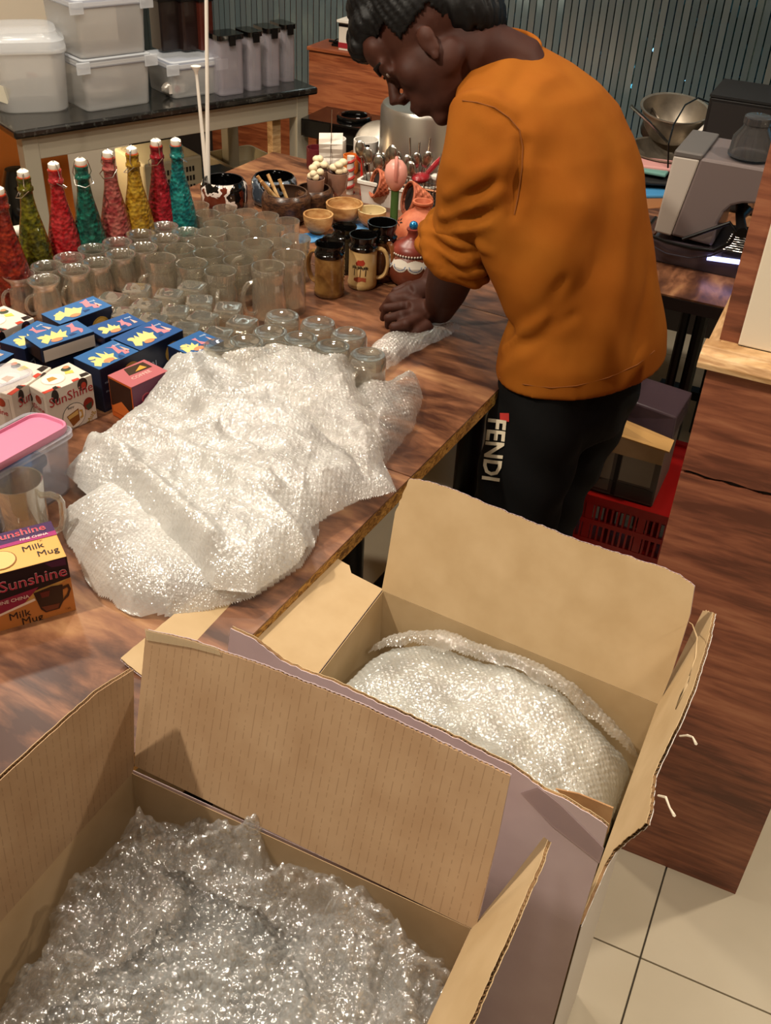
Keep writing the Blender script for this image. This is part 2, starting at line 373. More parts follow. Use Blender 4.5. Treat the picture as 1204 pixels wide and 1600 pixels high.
table(.65, 1.3, 0, 1.16, 'streaked brown table under the man\'s hands and the clay pots')
table(1.3, 2.0, 0, .98, 'farthest streaked brown table, under the stock pot')
# ------------------------------------------------------------------ cardboard
def kraft(name, col, col2, stripes=False, rough=.75):
    m = bpy.data.materials.new(name); m.use_nodes = True; t = m.node_tree; b = t.nodes['Principled BSDF']; N = t.nodes.new; L = t.links.new
    tc = N('ShaderNodeTexCoord'); q = N('ShaderNodeTexNoise'); q.inputs['Scale'].default_value = 14; q.inputs['Detail'].default_value = 7; L(tc.outputs['Object'], q.inputs['Vector'])
    r = N('ShaderNodeValToRGB'); r.color_ramp.elements[0].color = lin(col); r.color_ramp.elements[1].color = lin(col2); r.color_ramp.elements[0].position = .35; r.color_ramp.elements[1].position = .7
    L(q.outputs['Fac'], r.inputs[0]); out = r.outputs[0]
    if stripes:   # printed ruling of the corrugated liner, broken into dashes
        sx = N('ShaderNodeSeparateXYZ'); L(tc.outputs['Object'], sx.inputs[0])
        a = N('ShaderNodeMath'); a.operation = 'MULTIPLY'; a.inputs[1].default_value = 1/.0092; L(sx.outputs[0], a.inputs[0])
        fr = N('ShaderNodeMath'); fr.operation = 'FRACT'; L(a.outputs[0], fr.inputs[0])
        lt = N('ShaderNodeMath'); lt.operation = 'LESS_THAN'; lt.inputs[1].default_value = .10; L(fr.outputs[0], lt.inputs[0])
        q2 = N('ShaderNodeTexNoise'); q2.inputs['Scale'].default_value = 1; mp = N('ShaderNodeMapping'); mp.inputs['Scale'].default_value = (105, 150, 1); L(tc.outputs['Object'], mp.inputs[0]); L(mp.outputs[0], q2.inputs['Vector'])
        gt = N('ShaderNodeMath'); gt.operation = 'GREATER_THAN'; gt.inputs[1].default_value = .47; L(q2.outputs['Fac'], gt.inputs[0])
        mu = N('ShaderNodeMath'); mu.operation = 'MULTIPLY'; L(lt.outputs[0], mu.inputs[0]); L(gt.outputs[0], mu.inputs[1])
        m2 = N('ShaderNodeMath'); m2.operation = 'MULTIPLY'; L(mu.outputs[0], m2.inputs[0]); m2.inputs[1].default_value = .38
        mx = N('ShaderNodeMix'); mx.data_type = 'RGBA'; L(m2.outputs[0], mx.inputs[0]); L(out, mx.inputs[6]); mx.inputs[7].default_value = lin('#6b4c31'); out = mx.outputs[2]
    L(out, b.inputs['Base Color']); b.inputs['Roughness'].default_value = rough
    bp = N('ShaderNodeBump'); bp.inputs['Strength'].default_value = .25; bp.inputs['Distance'].default_value = .002; L(q.outputs['Fac'], bp.inputs['Height']); L(bp.outputs[0], b.inputs['Normal'])
    _mats[name] = m; return m
m_kr = kraft('kraft', '#b0926c', '#bd9f7a'); m_krs = kraft('kraft_ruled', '#ab8a68', '#b99a78', True); m_kr2 = kraft('kraft_light', '#b79b72', '#c4a981')
m_krd = kraft('kraft_edge', '#6d4d2d', '#9a7549'); m_purple = kraft('printed_mauve', '#cbb5b7', '#d3bfc0', rough=.45); m_wht = mat('printed_white', '#cfc6bd', .5)
m_tape = mat('packing_tape', '#d8c4a0', .12, alpha=.35)
m_torn = kraft('torn_liner', '#9d7148', '#c49b6c')
def card(parent, name, o, x, n, poly, inner, outer, th=.0045, flute=None, fray=0, seed=0, curl=None):
    """board in its own frame: x along the hinge, y up the board, z = n (the inner face). poly: world points on the plane"""
    x = unit(x); n = unit(n); y = np.cross(n, x); M = frame(o, x, z=n); Mi = M.inverted()
    P = [tuple(Mi @ Vector(p))[:2] for p in poly]; r = np.random.default_rng(seed)
    Q = []; tags = []
    for i, p in enumerate(P):
        q = P[(i+1) % len(P)]; L = math.dist(p, q); k = max(1, int(L/(.006 if fray and flute and i in flute else .03)))
        d = np.array(q)-np.array(p); nn = np.array([d[1], -d[0]])/max(L, 1e-6)
        for j in range(k):
            off = (fray*(r.random()-.5) if (fray and flute and i in flute and j) else 0); Q.append(tuple(np.array(p)+d*j/k+nn*off)); tags.append(i)
    m = MB(); h = th/2; cur = curl if curl else (lambda a, b: 0)
    def P3(p, z): return (p[0], p[1], z+cur(p[0], p[1]))
    # inner and outer liners, thin solids with a hollow between
    for z0, z1, mi in ((h-.0007, h, 0), (-h, -h+.0007, 1)):
        m.prism([(a, b, z0) for a, b in Q], (0, 0, z1-z0), mi)
    inn = [(np.array(p)*.0+np.array(p)) for p in Q]
    c = np.mean(np.array(P), 0)
    m.prism([tuple(np.append(c+(np.array(p)-c)*(1-.006/max(.02, np.linalg.norm(np.array(p)-c))), -h+.0007)) for p in Q], (0, 0, th-.0014), 2)
    if curl: m.v = [(a, b, z+cur(a, b)) for a, b, z in m.v]
    ob = obj(name, m, [inner, outer, m_krd], parent, M=M)
    if flute is not None:
        f = MB(); 
        for i in flute:
            ids = [k for k, t_ in enumerate(tags) if t_ == i]; pts = [Q[k] for k in ids]+[Q[(ids[-1]+1) % len(Q)]]
            pts = [np.array(p) for p in pts]; seg = [np.linalg.norm(b-a) for a, b in zip(pts, pts[1:])]; tot = sum(seg); cn = int(tot/.0026)
            cs = np.concatenate([[0], np.cumsum(seg)]); v = []
            for k in range(cn+1):
                s = tot*k/cn; j = min(len(seg)-1, int(np.searchsorted(cs, s, 'right')-1)); a = pts[j]+(pts[j+1]-pts[j])*((s-cs[j])/max(seg[j], 1e-9))
                inw = unit(c-a); z = (h-.001)*(1 if k % 2 else -1)
                for w in (0, .005): q = a+inw*w; v.append((q[0], q[1], z+cur(q[0], q[1])))
            F = [(2*k, 2*k+2, 2*k+3, 2*k+1) for k in range(cn)]
            f.add(v, F)
        g = obj('fluting', f, m_krd, ob, local=True, kind='stuff')
    return ob
def hinge(a, b, tilt):
    a = np.array(a, float); b = np.array(b, float); u = unit(b-a); n = np.array([-u[1], u[0], 0]); d = n*sin(radians(tilt))+RZ*cos(radians(tilt))
    return a, u, d, np.cross(u, d)     # origin, along, up, normal
def flap(parent, a, b, tilt, px, inner, outer, flute, fray=0, seed=0, world=(), flip=1, th=.0045, curl=None, name='flap'):
    o, u, d, n = hinge(a, b, tilt); pts = [at_pl(x, y, o, n) if not (isinstance(x, str)) else y for x, y in px]
    s = -flip
    return card(parent, name, o, u*1, n*s, pts, inner, outer, th, flute, fray, seed, curl)
def carton(name, label, BL, BR, FR, FL, zt, inner, outers, bottom=0.0):
    c = (np.array(BL)+BR+FR+FL)/4; t = thing(name, label, 'box', (c[0], c[1], bottom), 0)
    P = [np.array(p, float) for p in (BL, BR, FR, FL)]
    for i in range(4):
        a, b = P[i], P[(i+1) % 4]; mid = (a+b)/2; x = unit(b-a); n = unit(np.array([c[0], c[1], 0])-[mid[0], mid[1], 0]); n = n-x*(n@x); n = unit(n)
        poly = [(a[0], a[1], bottom+.005), (b[0], b[1], bottom+.005), (b[0], b[1], zt), (a[0], a[1], zt)]
        card(t, 'wall_panel', (a[0], a[1], zt), x, n, poly, inner, outers[i])
    obj('bottom_panel', MB().prism([(p[0], p[1], bottom+.001) for p in P], (0, 0, .004)), inner, t)
    return t
# --- farther carton
z2 = .72
B2 = [at_z(597, 922, z2), at_z(1030, 1100, z2), at_z(905, 1447, z2)]; B2.append(B2[0]+B2[2]-B2[1])
box2 = carton('cardboard_box', 'open mauve-printed cardboard box filled with domed bubble wrap, behind the nearer box', *B2, z2, m_kr2, [m_purple, m_wht, m_purple, m_purple])
BL, BR, FR, FL = B2
pxF = proj(FL)
flap(box2, BL, BR, 18, [(597, 922), (605, 880), (618, 800), (640, 748), (668, 752), (700, 762), (800, 803), (900, 843), (1030, 885), (1062, 898), (1085, 916), (1078, 960), (1050, 1050), (1030, 1100)], m_kr2, m_purple, [2, 3, 4, 5, 6, 7, 8, 9], .002, 1, flip=-1)
flap(box2, FL, BL, 76, [(597, 922), (548, 897), (545, 885), (437, 824), (188, 1030), (212, 1050), ('w', FL)], m_kr2, m_purple, [2, 3, 4], .001, 2, flip=-1)
flap(box2, FL, FR, 0, [('w', FR), (940, 1330), (950, 1290), (930, 1275), (890, 1250), (850, 1232), (800, 1195), (700, 1145), (600, 1100), (520, 1062), (480, 1048), (440, 1030), (400, 998), (362, 980), (358, 1010), (352, 1100), ('w', FL)], m_kr2, m_purple, [2, 3, 4, 5, 6, 7, 8, 9, 10, 11, 12], .0025, 3, flip=1)
# torn brown liner at the corner of that flap
o, u, d, n = hinge(FL, FR, 2); n2 = n
tl = [at_pl(x, y, o-n*.004, n) for x, y in [(868, 1232), (905, 1240), (958, 1262), (950, 1300), (938, 1318), (930, 1296), (900, 1262)]]
card(box2, 'torn_liner', tl[0], unit(tl[2]-tl[0]), n2, tl, m_torn, m_torn, .0016)
flap(box2, FR, BR, -14, [('w', BR), (1058, 1040), (1085, 985), (1100, 955), (1116, 958), (1108, 1000), (1085, 1075), (1062, 1130), (1035, 1185), (1022, 1215), (1018, 1262), (1012, 1288), (985, 1308), (960, 1330), (945, 1355), (925, 1400), (905, 1447)], m_kr2, m_wht, list(range(3, 16)), .004, 4, flip=1)
# loose paper strands on the torn edge
for i, pp in enumerate(([(1062, 1150), (1073, 1149), (1082, 1152), (1087, 1162)], [(1028, 1243), (1040, 1246), (1046, 1262), (1053, 1274)], [(1035, 885), (1042, 890), (1041, 897)])):
    o, u, d, n = hinge(FR, BR, -14)
    obj('paper_strand', MB().tube([at_pl(x, y, o, n) for x, y in pp], [.0012, .0014, .001, .0016][:len(pp)], 5), mat('paper_pulp', '#d9cdb8', .9), box2)
# long bent liner strip curling in front of the right flap
o, u, d, n = hinge(FR, BR, -8); pts = [at_pl(x, y, o-n*.01, n) for x, y in [(1052, 966), (1068, 966), (1082, 975), (1090, 995), (1088, 1025), (1078, 1055), (1062, 1085)]]
m = MB(); v = []
for k, p in enumerate(pts): w = [.0006, .001, .002, .004, .009, .015, .022][k]; v += [p-u*w*.1, p-u*w]
m.add(v, [(2*k, 2*k+1, 2*k+3, 2*k+2) for k in range(len(pts)-1)]); so = obj('torn_strip', m, m_kr2, box2, smooth=True); so.modifiers.new('s', 'SOLIDIFY').thickness = .001
# --- nearer carton
z1 = .8
A0 = at_z(205, 1205, z1); A1 = at_z(740, 1450, z1); xx = unit(A1-A0); yy = np.array([xx[1], -xx[0], 0]); A2 = A1+yy*.35; A3 = A0+yy*.35
box1 = carton('cardboard_box', 'open brown cardboard box with pinstriped flaps and crumpled bubble wrap inside, nearest', A0, A1, A2, A3, z1, m_kr, [m_purple, m_kr, m_kr, m_kr])
flap(box1, A0, A1, 18, [(212, 1195), (214, 1150), (230, 984), (300, 1000), (420, 1042), (560, 1098), (680, 1155), (798, 1211), (780, 1300), (745, 1445), (740, 1450)], m_krs, m_purple, [2, 3, 4, 5, 6], .0012, 5, flip=-1)
flap(box1, A3, A0, -5, [('w', A0), (207, 1190), (206, 1045), (150, 1080), (60, 1160), (0, 1215), (-70, 1285), (-190, 1560), ('w', A3)], m_krs, m_kr, [2, 3, 4, 5], .001, 6, flip=-1)
flap(box1, A2, A1, -27, [(740, 1452), (790, 1390), (852, 1310), (858, 1314), (846, 1350), (815, 1420), (790, 1480), (760, 1545), (736, 1600), (700, 1680), (640, 1760), ('w', A2)], m_kr2, m_kr2, [3, 4, 5, 6, 7, 8], .003, 7, flip=1)
# near flap hangs down outside
card(box1, 'flap', A3, A2-A3, yy, [A3+yy*.006, A2+yy*.006, A2+yy*.006-RZ*.17, A3+yy*.006-RZ*.17], m_kr, m_kr)
# clear tape along the top of the back flap
o, u, d, n = hinge(A0, A1, 18)
tp = [at_pl(x, y, o+n*.0035, n) for x, y in [(226, 982), (340, 1012), (345, 1024), (300, 1012), (229, 1000)]]
obj('tape_strip', MB().prism(tp, n*.0004), m_tape, box1)
tp = [at_pl(x, y, *hinge(FL, FR, 0)[::3]) for x, y in [(842, 1226), (875, 1252), (945, 1322), (938, 1345), (862, 1285), (815, 1235)]]
nn = hinge(FL, FR, 0)[3]
if nn[1] > 0: nn = -nn
obj('tape_strip', MB().prism([p+nn*.003 for p in tp], nn*.0005), mat('clear_tape', '#c6adad', .1, alpha=.5), box2)
# ------------------------------------------------------------------ bubble wrap
def wrap_mat(name, col, tr, gloss=.3, rough=.12, bs=300, bstr=.8):
    m = bpy.data.materials.new(name); m.use_nodes = True; t = m.node_tree; N = t.nodes.new; L = t.links.new
    out = t.nodes['Material Output']; t.nodes.remove(t.nodes['Principled BSDF'])
    df = N('ShaderNodeBsdfDiffuse'); df.inputs[0].default_value = lin(col); ts = N('ShaderNodeBsdfTranslucent'); ts.inputs[0].default_value = lin(col)
    gl = N('ShaderNodeBsdfGlossy'); gl.inputs['Roughness'].default_value = rough; gl.inputs[0].default_value = (.95, .95, .95, 1); tr_ = N('ShaderNodeBsdfTransparent')
    a = N('ShaderNodeMixShader'); a.inputs[0].default_value = .4; L(df.outputs[0], a.inputs[1]); L(ts.outputs[0], a.inputs[2])
    g = N('ShaderNodeMixShader'); g.inputs[0].default_value = gloss; L(a.outputs[0], g.inputs[1]); L(gl.outputs[0], g.inputs[2])
    c = N('ShaderNodeMixShader'); L(g.outputs[0], c.inputs[1]); L(tr_.outputs[0], c.inputs[2])
    tc = N('ShaderNodeTexCoord'); q = N('ShaderNodeTexNoise'); q.inputs['Scale'].default_value = 16; L(tc.outputs['Object'], q.inputs['Vector'])
    mr = N('ShaderNodeMapRange'); mr.inputs[1].default_value = .35; mr.inputs[2].default_value = .65; mr.inputs[3].default_value = max(0, tr-.14); mr.inputs[4].default_value = min(1, tr+.14); L(q.outputs['Fac'], mr.inputs[0]); L(mr.outputs[0], c.inputs[0])
    q3 = N('ShaderNodeTexVoronoi'); q3.inputs['Scale'].default_value = bs; L(tc.outputs['Object'], q3.inputs['Vector'])
    bp = N('ShaderNodeBump'); bp.inputs['Strength'].default_value = bstr; bp.inputs['Distance'].default_value = .002; L(q3.outputs['Distance'], bp.inputs['Height'])
    L(bp.outputs[0], gl.inputs['Normal']); bp2 = N('ShaderNodeBump'); bp2.inputs['Strength'].default_value = .25; bp2.inputs['Distance'].default_value = .001; L(q3.outputs['Distance'], bp2.inputs['Height']); L(bp2.outputs[0], df.inputs['Normal'])
    L(c.outputs[0], out.inputs[0]); return m
def inside(P, x, y):
    c = np.zeros(x.shape, bool); n = len(P)
    for i in range(n):
        x0, y0 = P[i]; x1, y1 = P[(i+1) % n]
        with np.errstate(divide='ignore', invalid='ignore'): k = ((y0 > y) != (y1 > y)) & (x < (x1-x0)*(y-y0)/(y1-y0+1e-12)+x0)
        c ^= k
    return c
def segdist(a, b, x, y):
    a = np.array(a); b = np.array(b); d = b-a; t = np.clip(((x-a[0])*d[0]+(y-a[1])*d[1])/(d@d), 0, 1)
    return np.hypot(x-a[0]-t*d[0], y-a[1]-t*d[1])
def edgedist(P, x, y): 
    r = np.full(x.shape, 9.)
    for i in range(len(P)): r = np.minimum(r, segdist(P[i], P[(i+1) % len(P)], x, y))
    return r
def bubbles(x, y, sp=.0095, r=.0041, h=.0024, ang=.4, seed=0):
    X = x*cos(ang)+y*sin(ang); Y = -x*sin(ang)+y*cos(ang); ry = sp*.866
    j = np.round(Y/ry); i = np.round(X/sp-.5*(j % 2)); cx = (i+.5*(j % 2))*sp; cy = j*ry
    hsh = np.modf(np.abs(np.sin(i*12.99+j*78.23+seed)*43758.5))[0]
    d = np.hypot(X-cx, Y-cy)/r
    return np.where(d < 1, np.sqrt(np.clip(1-d**2, 0, 1))*h*(.45+.75*hsh), 0)+(hsh-.5)*.0006
def wrap(name, label, poly, hf, mt, res=.0017, ang=.4, group=None, kind=None, cat='bubble wrap', parent=None, bub=1.0, extra=None, sp=.0074):
    P = np.array(poly)[:, :2]; x0, y0 = P.min(0); x1, y1 = P.max(0); nx = int((x1-x0)/res)+2; ny = int((y1-y0)/res)+2
    X, Y = np.meshgrid(x0+np.arange(nx)*res, y0+np.arange(ny)*res, indexing='ij')
    jx = (value_noise(X, Y, .03, 5)-.5)*.005; D = edgedist(P, X, Y); I = inside(P, X+jx, Y+jx)
    Z = hf(X, Y, np.where(I, D, 0))
    B = bubbles(X, Y, ang=ang, sp=sp, r=sp*.43)*bub*np.clip(.25+D/.02, 0, 1)
    # push the bubbles along the sheet's normal
    gx, gy = np.gradient(Z, res); nl = np.sqrt(gx**2+gy**2+1); V = np.stack([X-gx/nl*B, Y-gy/nl*B, Z+B/nl], -1)
    if extra: V = extra(V)
    ok = I[:-1, :-1] & I[1:, :-1] & I[:-1, 1:] & I[1:, 1:]
    idx = np.full((nx, ny), -1); a, b = np.nonzero(ok); use = np.zeros((nx, ny), bool)
    for da in (0, 1):
        for db in (0, 1): use[a+da, b+db] = True
    idx[use] = np.arange(use.sum()); F = np.stack([idx[a, b], idx[a+1, b], idx[a+1, b+1], idx[a, b+1]], 1)
    o = obj(name, (V[use], F), mt, parent, label, cat, group, kind, smooth=True)
    o.data.shade_smooth(); return o
def zs(px, z): return [tuple(at_z(x, y, z)) for x, y in px]
def ridge(X, Y, p0, p1, w, a, z=.8):
    q0 = at_z(*p0, z)[:2]; q1 = at_z(*p1, z)[:2]; return a*np.exp(-(segdist(q0, q1, X, Y)/w)**2)
def crumple(X, Y, s, seed, amp):
    r = 0
    for k in range(5): n_ = value_noise(X*cos(k)+Y*sin(k), -X*sin(k)+Y*cos(k), s/1.8**k, seed+k); r = r+(1-np.abs(2*n_-1)*1.6)**2*amp*.8/1.7**k*(1 if k else 1.3)
    return r
mw_heap = wrap_mat('wrap_heap', '#f2f1ec', .13, .3, .13); mw_thin = wrap_mat('wrap_thin', '#f3efe6', .5, .4, .1); mw_box2 = wrap_mat('wrap_packed', '#eef1ec', .25, .4, .12, 220)
mw_box1 = wrap_mat('wrap_crumpled', '#e6e9e8', .42, .55, .1, 200, 1); mw_top = wrap_mat('wrap_crumpled_film', '#f0f0ee', .6, .6, .08, 200, 1)
# heap on the table
PA = [(88, 800), (150, 765), (330, 690), (500, 770), (497, 830), (470, 870), (400, 915), (330, 935), (262, 953), (200, 942), (150, 915), (118, 868), (98, 825)]
HB = .55
def hA(X, Y, D): return .763+.052*(1-np.exp(-D/.022))+.012*np.sin(X*19+Y*8)*np.minimum(1, D/.05)+ridge(X, Y, (150, 850), (300, 820), .012, .006)+value_noise(X, Y, .05, 3)*.008*np.minimum(1, D/.03)
wrap('bubble_wrap_sheet', 'rounded lower fold of milky bubble wrap, lying on the table beside the milk mug box', zs(PA, .785), hA, mw_heap, ang=.2, bub=.55, group='bubble wrap spread on the table')
PB = [(243, 575), (258, 553), (350, 545), (365, 560), (450, 556), (552, 572), (566, 612), (585, 655), (600, 700), (622, 748), (560, 764), (510, 790), (488, 805), (492, 838), (440, 880), (400, 905), (330, 900), (250, 850), (180, 790), (95, 722), (130, 690), (170, 655), (215, 618)]
def hB(X, Y, D):
    e = np.minimum(1, D/.04)
    return (.79+.052*(1-np.exp(-D/.03))+ridge(X, Y, (130, 690), (330, 880), .016, .022)+ridge(X, Y, (205, 690), (430, 800), .014, .014)+ridge(X, Y, (360, 660), (560, 640), .012, .014)+ridge(X, Y, (300, 600), (330, 700), .02, .012)
            -ridge(X, Y, (240, 640), (420, 740), .018, .014)-ridge(X, Y, (400, 700), (590, 720), .02, .010)+ridge(X, Y, (330, 760), (480, 860), .013, .014)+(value_noise(X, Y, .09, 11)-.4)*.03*e+(value_noise(X, Y, .03, 12)-.5)*.010*e+crumple(X, Y, .05, 2, .004)*e)
wrap('bubble_wrap_sheet', 'large milky bubble wrap heap spread across the table before the glass mugs', zs(PB, .815), hB, mw_heap, ang=.5, bub=.55, group='bubble wrap spread on the table')
PC_ = [(540, 590), (600, 600), (632, 578), (655, 580), (663, 605), (650, 650), (620, 690), (590, 725), (560, 700), (550, 640)]
def hC(X, Y, D): return .764+.05*(1-np.exp(-D/.02))+(value_noise(X, Y, .04, 4))*.014
wrap('bubble_wrap_sheet', 'half-clear bubble wrap lobe curling out on the bare wood to the right of the heap', zs(PC_, .79), hC, mw_thin, ang=.9, group='bubble wrap spread on the table')
PD = [(345, 550), (390, 535), (470, 540), (545, 552), (560, 600), (590, 650), (602, 700), (575, 735), (470, 640), (380, 590)]
def hD(X, Y, D): return .868+.006*(1-np.exp(-D/.01))+(value_noise(X, Y, .03, 8)-.5)*.022-.02*(1-np.minimum(1, D/.03))
wrap('bubble_wrap_sheet', 'thin clear top sheet of bubble wrap over the nearest round-based mugs', zs(PD, .86), hD, mw_thin, ang=.7, group='bubble wrap spread on the table')
PE = [(562, 560), (600, 520), (650, 512), (705, 505), (722, 512), (690, 530), (640, 550), (575, 600)]
def hE(X, Y, D): return .764+.02*(1-np.exp(-D/.012))+(value_noise(X, Y, .03, 18))*.012
wrap('bubble_wrap_sheet', 'narrow strip of bubble wrap under the man\'s fingers', zs(PE, .775), hE, mw_thin, ang=.1, group='bubble wrap spread on the table')
# wrap packed into the farther carton
def quad(P, ins):
    c = sum(P)/4; return [c+(p-c)*(1-ins/np.linalg.norm(p-c)) for p in P]
Q2 = quad(B2, .014); c2 = sum(B2)/4; u2 = unit(B2[1]-B2[0]); v2 = np.array([-u2[1], u2[0], 0])
def h2(X, Y, D):
    a = ((X-c2[0])*u2[0]+(Y-c2[1])*u2[1])/.21; b = ((X-c2[0])*v2[0]+(Y-c2[1])*v2[1])/.17
    dome = np.clip(1-.55*np.abs(a)**2.6-.25*np.abs(b)**3-.28*np.clip(a-.4, 0, 1), -1, 1)
    return .60+.135*dome-.02*b+(value_noise(X, Y, .1, 31)-.5)*.03+(value_noise(X, Y, .035, 32)-.5)*.012-.03*np.exp(-D/.012)
wrap('bubble_wrap_bundle', 'smooth domed bundle of bubble wrap packed inside the mauve-printed box', Q2, h2, mw_box2, ang=-.35, bub=.8, cat='bubble wrap')
o2 = [p+RZ*0 for p in Q2]
obj('bubble_wrap_core', MB().prism([p*[1, 1, 0]+RZ*.42 for p in quad(B2, .02)], (0, 0, .1)), mat('core', '#aab0ad', .5), None, 'dense folded layers of wrap beneath the dome in the mauve-printed box', 'bubble wrap', bev=.02)
e1, e2 = at_z(590, 966, .7), at_z(1008, 1150, .68)
PG = [at_z(575, 985, .70), at_z(592, 964, .70), at_z(640, 962, .71), at_z(760, 990, .72), at_z(880, 1045, .71), at_z(1010, 1150, .66), at_z(985, 1165, .66), at_z(860, 1075, .72), at_z(740, 1015, .73), at_z(640, 985, .72)]
def hG(X, Y, D): return h2(X, Y, D*0+.1)+.008+.016*np.minimum(1, D/.008)+(value_noise(X, Y, .015, 6)-.5)*.008
wrap('bubble_wrap_sheet', 'narrow turned edge of wrap lying along the rear wall inside the mauve-printed box', PG, hG, mw_thin, ang=.2)
# crumpled wrap in the nearer carton
Q1 = quad([A0, A1, A2, A3], .012); c1 = (A0+A1+A2+A3)/4; v1 = -yy
def h1(X, Y, D):
    a = ((X-c1[0])*xx[0]+(Y-c1[1])*xx[1])/.2; b = ((X-c1[0])*v1[0]+(Y-c1[1])*v1[1])/.175
    return .725+.02*np.cos(a*1.7)-.03*b*b+crumple(X, Y, .12, 41, .028)+(value_noise(X, Y, .06, 44)-.5)*.03-.03*np.exp(-D/.02)+crumple(X, Y, .03, 48, .003)
wrap('bubble_wrap_bundle', 'silvery crumpled mass of bubble wrap filling the nearest box', Q1, h1, mw_box1, res=.0016, ang=.25, bub=1.5, sp=.0092)
m_void = mat('wrapped_goods', '#6f6d69', .35, n=(30, '#b5b3ae', .45, .6), bump=(60, .4, .004))
obj('wrapped_parcel', MB().prism([p*[1, 1, 0]+RZ*.50 for p in quad([A0, A1, A2, A3], .02)], (0, 0, .18)), m_void, None, 'dark grey wrapped goods showing beneath the silvery wrap in the nearest box', 'parcel', bev=.03)
def film(label, px, z, seed, amp=.03, mtl=None, lift=.012):
    P = [at_z(x, y, z) for x, y in px]
    def hf(X, Y, D): return h1(X, Y, D*0+.1)+lift+crumple(X, Y, .07, seed, amp)*np.minimum(1, .35+D/.03)+(value_noise(X, Y, .02, seed)-.5)*.01
    return wrap('bubble_wrap_sheet', label, P, hf, mtl or mw_top, res=.0018, ang=seed*.3, bub=1.2, sp=.0092)
film('creased clear film rising in the back corner of the nearest box', [(192, 1262), (215, 1255), (260, 1258), (340, 1252), (425, 1285), (430, 1320), (520, 1345), (620, 1415), (700, 1455), (660, 1500), (480, 1440), (330, 1380), (240, 1350), (180, 1300)], .79, 61, .035)
film('creased clear film along the left wall of the nearest box', [(130, 1330), (190, 1300), (240, 1350), (300, 1390), (200, 1500), (60, 1600), (-60, 1650), (0, 1560), (60, 1480), (70, 1400)], .79, 71, .03)
film('loose clear bubble film across the right end of the nearest box', [(480, 1420), (560, 1400), (700, 1450), (742, 1470), (730, 1540), (700, 1600), (640, 1660), (520, 1640), (470, 1520)], .79, 81, .03)
# ------------------------------------------------------------------ glassware
def thin_glass(name, tint, gloss='#ffffff', milk=.26, edge=.45):
    m = bpy.data.materials.new(name); m.use_nodes = True; t = m.node_tree; N = t.nodes.new; L = t.links.new; t.nodes.remove(t.nodes['Principled BSDF']); out = t.nodes['Material Output']
    tr = N('ShaderNodeBsdfTransparent'); tr.inputs[0].default_value = lin(tint); gl = N('ShaderNodeBsdfGlossy'); gl.inputs['Roughness'].default_value = .03; gl.inputs[0].default_value = lin(gloss)
    df = N('ShaderNodeBsdfGlass'); df.inputs['IOR'].default_value = 1.3; df.inputs[0].default_value = (.99, .98, .95, 1); lw = N('ShaderNodeLayerWeight'); lw.inputs[0].default_value = edge
    a = N('ShaderNodeMixShader'); a.inputs[0].default_value = milk; L(tr.outputs[0], a.inputs[1]); L(df.outputs[0], a.inputs[2])
    mr = N('ShaderNodeMapRange'); mr.inputs[3].default_value = .27; mr.inputs[4].default_value = .9; L(lw.outputs['Facing'], mr.inputs[0])
    pw = N('ShaderNodeMath'); pw.operation = 'POWER'; pw.inputs[1].default_value = 1.6; L(mr.outputs[0], pw.inputs[0])
    b = N('ShaderNodeMixShader'); L(pw.outputs[0], b.inputs[0]); L(a.outputs[0], b.inputs[1]); L(gl.outputs[0], b.inputs[2]); d2 = N('ShaderNodeBsdfTranslucent'); d2.inputs[0].default_value = (.9, .87, .78, 1); d3 = N('ShaderNodeBsdfDiffuse'); d3.inputs[0].default_value = (.9, .87, .78, 1); e = N('ShaderNodeMixShader'); L(d2.outputs[0], e.inputs[1]); L(d3.outputs[0], e.inputs[2]); f_ = N('ShaderNodeMixShader'); f_.inputs[0].default_value = .085; L(b.outputs[0], f_.inputs[1]); L(e.outputs[0], f_.inputs[2]); L(f_.outputs[0], out.inputs[0]); return m  # cream diffuse share stands for light caught in the glass
m_gl = thin_glass('clear_glass', '#fbf8ee')
m_steel = mat('steel', '#b9b5ae', .22, 1); m_alu = mat('aluminium', '#c6c0b6', .3, .95, bump=(25, .08, .001)); m_blackgl = mat('black_glaze', '#070606', .08, coat=.5)
m_wht2 = mat('white_plastic', '#e4ddd2', .4)
def ear(m, r0, z0, z1, out, rad, ang=0, n=9, flat=.8):
    pts = []
    for k in range(n):
        t = -pi/2+pi*k/(n-1); x = r0-.002+out*max(0, cos(t))**.65; z = (z0+z1)/2+(z1-z0)/2*sin(t); pts.append((x*cos(ang), x*sin(ang), z))
    return m.tube(pts, rad, 8, flat=flat)
def glass_proto(name, outer, inner, shape=None, n=28, handle=None, label='', group=''):
    t = thing(name, label, 'glass', (0, 0, 0), 0, group)
    obj('vessel', MB().lathe(outer+inner, n, shape=shape, caps=False), m_gl, t, local=True, smooth='auto', angle=50)
    if handle: obj('handle', ear(MB(), *handle), m_gl, t, local=True, smooth=True)
    return t
flare = glass_proto('glass_mug', [(0, 0), (.024, 0), (.027, .006), (.028, .03), (.0265, .055), (.0235, .066), (.0235, .071), (.0275, .077), (.0315, .083), (.032, .086)],
    [(.0295, .0855), (.0255, .079), (.0215, .070), (.024, .056), (.0255, .03), (.024, .012), (0, .01)], handle=(.026, .02, .06, .02, .004))
jar = glass_proto('glass_mug', [(0, 0), (.029, 0), (.033, .006), (.0345, .03), (.0335, .058), (.029, .068), (.0285, .072), (.0315, .075), (.0305, .08), (.0325, .09), (.033, .095)],
    [(.0305, .0945), (.0285, .083), (.0265, .072), (.030, .06), (.0315, .03), (.030, .014), (0, .011)], handle=(.033, .02, .065, .022, .0045))
flute_ = lambda a, r, z: 1+.035*abs(cos(6*a)) if z < .09 else 1
